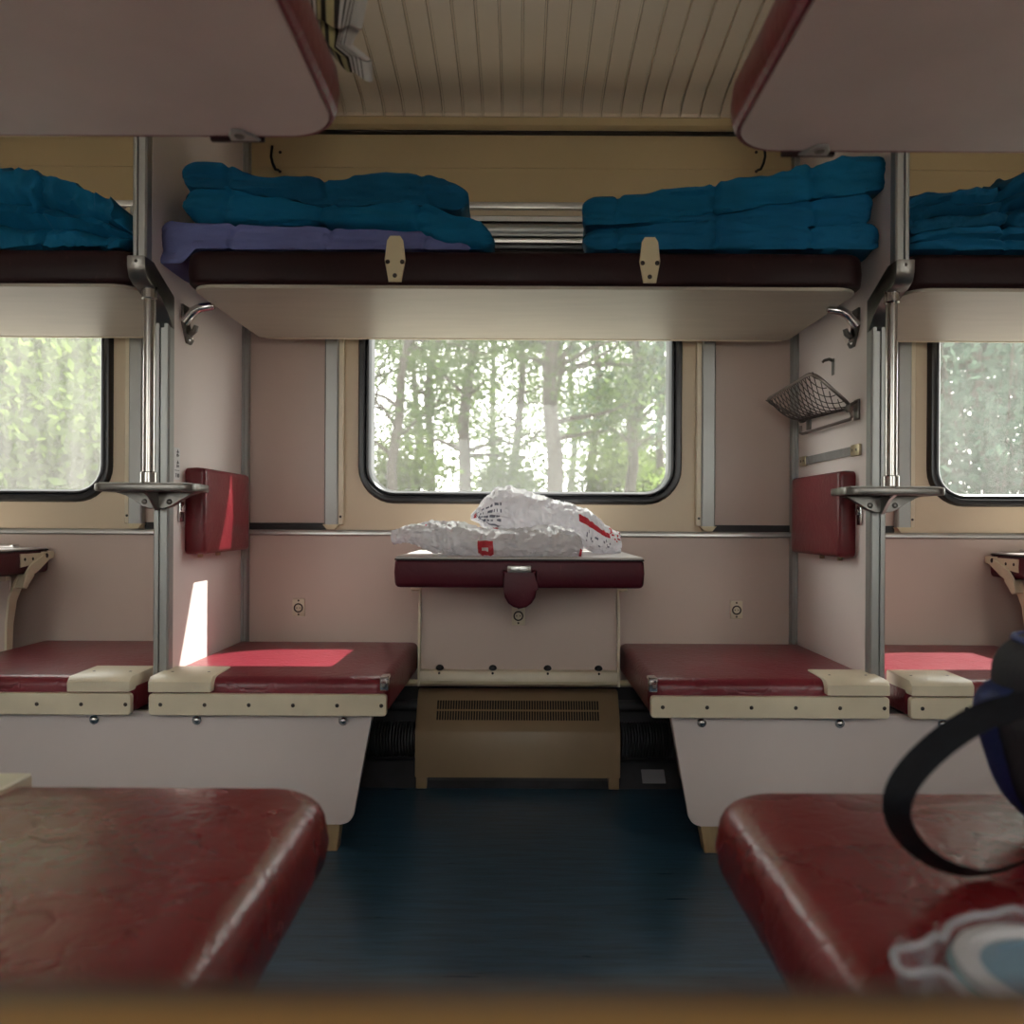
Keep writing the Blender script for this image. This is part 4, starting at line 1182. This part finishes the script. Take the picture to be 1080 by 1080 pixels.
for (px, Y, r0, h, sd, lb, lm, kw) in [
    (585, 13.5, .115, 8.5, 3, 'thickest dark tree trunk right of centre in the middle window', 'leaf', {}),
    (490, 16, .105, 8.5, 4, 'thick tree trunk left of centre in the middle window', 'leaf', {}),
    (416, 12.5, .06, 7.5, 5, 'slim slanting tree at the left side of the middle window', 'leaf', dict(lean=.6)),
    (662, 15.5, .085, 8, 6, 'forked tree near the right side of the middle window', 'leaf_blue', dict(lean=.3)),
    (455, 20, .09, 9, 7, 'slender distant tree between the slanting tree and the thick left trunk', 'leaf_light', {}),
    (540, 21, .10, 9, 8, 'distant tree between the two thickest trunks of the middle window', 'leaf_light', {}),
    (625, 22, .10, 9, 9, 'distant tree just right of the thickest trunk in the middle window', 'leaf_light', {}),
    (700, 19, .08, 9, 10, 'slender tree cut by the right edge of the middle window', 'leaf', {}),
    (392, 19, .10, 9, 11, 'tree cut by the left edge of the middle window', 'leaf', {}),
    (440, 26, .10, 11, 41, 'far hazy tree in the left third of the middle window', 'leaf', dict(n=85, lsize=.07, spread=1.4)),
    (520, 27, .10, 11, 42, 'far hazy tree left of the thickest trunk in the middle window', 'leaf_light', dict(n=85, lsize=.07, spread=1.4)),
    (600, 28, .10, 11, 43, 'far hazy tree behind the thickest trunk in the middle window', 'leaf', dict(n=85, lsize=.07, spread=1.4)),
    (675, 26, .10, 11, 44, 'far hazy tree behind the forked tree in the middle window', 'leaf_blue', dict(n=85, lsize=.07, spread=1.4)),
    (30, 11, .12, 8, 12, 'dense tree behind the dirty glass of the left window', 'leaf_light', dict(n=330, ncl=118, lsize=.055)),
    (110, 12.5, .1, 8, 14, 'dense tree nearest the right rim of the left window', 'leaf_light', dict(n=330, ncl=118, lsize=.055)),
    (990, 12, .1, 8, 15, 'bluish tree at the left side of the right window', 'leaf_blue', dict(n=130, ncl=118, lsize=.055)),
    (1060, 10.5, .12, 8, 16, 'bluish tree in the middle of the right window', 'leaf_blue', dict(n=130, ncl=118, lsize=.055)),
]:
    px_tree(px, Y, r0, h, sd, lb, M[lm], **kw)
def make_bush(px, Y, w_, h_, seed, label, lm, nn=90):
    rnd = random.Random(seed); X = (px - CX) * Y / F; z0 = gz(Y) - .05
    t = thing('shrub', label, 'shrub', (X, Y, z0))
    m = MB(); cents = []
    for k in range(14 if h_ < 2 else 26):
        a = rnd.uniform(0, 2 * pi); e = Vector((X + cos(a) * w_ * rnd.random(), Y + sin(a) * w_ * .6 * rnd.random(), z0 + h_ * rnd.uniform(.4, 1)))
        mid = Vector((X, Y, z0)).lerp(e, .5) + Vector((rnd.gauss(0, .05), 0, .05))
        m.tube([(X + rnd.gauss(0, .05), Y, z0), mid, e], [.02, .014, .006], 5); cents += [e, mid]
    m.build('stems', M['bark'], t)
    m = MB(); leaves(m, cents, nn, .5 if h_ < 2 else .75, .06, rnd); fo = m.build('foliage', lm, t, smooth=False); fo['kind'] = 'stuff'
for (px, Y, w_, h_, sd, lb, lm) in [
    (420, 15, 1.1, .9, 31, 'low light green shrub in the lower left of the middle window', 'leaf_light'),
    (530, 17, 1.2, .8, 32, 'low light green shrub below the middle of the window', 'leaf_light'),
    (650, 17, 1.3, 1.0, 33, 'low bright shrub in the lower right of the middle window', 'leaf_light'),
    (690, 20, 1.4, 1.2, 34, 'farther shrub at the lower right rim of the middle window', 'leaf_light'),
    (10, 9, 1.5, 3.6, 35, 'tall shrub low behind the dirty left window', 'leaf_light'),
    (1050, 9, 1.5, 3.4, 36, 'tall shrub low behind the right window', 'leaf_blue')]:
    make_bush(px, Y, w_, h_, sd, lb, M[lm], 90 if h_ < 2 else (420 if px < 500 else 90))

# ------------------------------------------------------------------ light
W = bpy.data.worlds.new('sky'); S.world = W; W.use_nodes = True
bg = W.node_tree.nodes['Background']; bg.inputs['Color'].default_value = (1.0, .965, .925, 1); bg.inputs['Strength'].default_value = 5.5
sun = bpy.data.lights.new('sun', 'SUN'); sun.energy = 13; sun.angle = radians(.6); sun.color = (1, .94, .86)
so = bpy.data.objects.new('sun', sun); COL.objects.link(so)
so.rotation_euler = Vector((-1.353, -1, -2.25)).to_track_quat('-Z', 'Y').to_euler()
so.location = (8, 12, 16)

# ------------------------------------------------------------------ camera
cam = bpy.data.cameras.new('camera'); co = bpy.data.objects.new('camera', cam); COL.objects.link(co)
cam.sensor_width = 36; cam.lens = F / 1080 * 36
cam.shift_x = -(CX - 540) / 1080; cam.shift_y = (CY - 540) / 1080
cam.clip_start = .02; cam.clip_end = 200
co.location = (0, 0, H)
co.rotation_euler = (Matrix.Rotation(pi / 2, 3, 'X') @ Matrix.Rotation(ROLL, 3, 'Z')).to_euler()
cam.dof.use_dof = True; cam.dof.focus_distance = 2.3; cam.dof.aperture_fstop = 3.6
S.camera = co
S.view_settings.view_transform = 'Standard'; S.view_settings.look = 'None'; S.view_settings.gamma = 1
S.view_settings.use_curve_mapping = False
S.view_settings.exposure = 0.38
S.cycles.use_denoising = True
S.cycles.max_bounces = 12; S.cycles.diffuse_bounces = 8; S.cycles.transparent_max_bounces = 16
S.cycles.caustics_reflective = False; S.cycles.caustics_refractive = False
GROUPS = {'side_seat': 'fold-out maroon seats along the window wall', 'bench_base': 'bench bases under the side seats', 'folding_table': 'tables under the windows',
          'wall_socket': 'beige sockets on the window wall', 'window_blind': 'rolled up blinds at the windows', 'upper_side_bunk': 'upper bunks along the window wall',
          'grab_rail': 'grab rails on the partition edges', 'bunk_latch': 'bunk latches on the partitions', 'padded_headrest': 'headrests on the partitions',
          'clothes_hook': 'clothes hooks on the ochre panel', 'folded_blanket': 'folded blankets on the upper side bunks', 'crumpled_quilt': 'crumpled quilts on the upper side bunks',
          'finned_heating_pipe': 'finned pipes beside the heater', 'lower_bunk': 'lower bunks nearest the aisle', 'upper_bunk': 'upper bunks nearest the aisle',
          'luggage_shelf': 'high luggage shelves', 'tree': 'woodland trees outside the windows', 'shrub': 'shrubs outside the windows'}
for o in bpy.data.objects:
    if '_o' in o: del o['_o']
    if o.parent is None and 'category' in o and 'group' not in o and o.name.split('.')[0] in GROUPS:
        o['group'] = GROUPS[o.name.split('.')[0]]
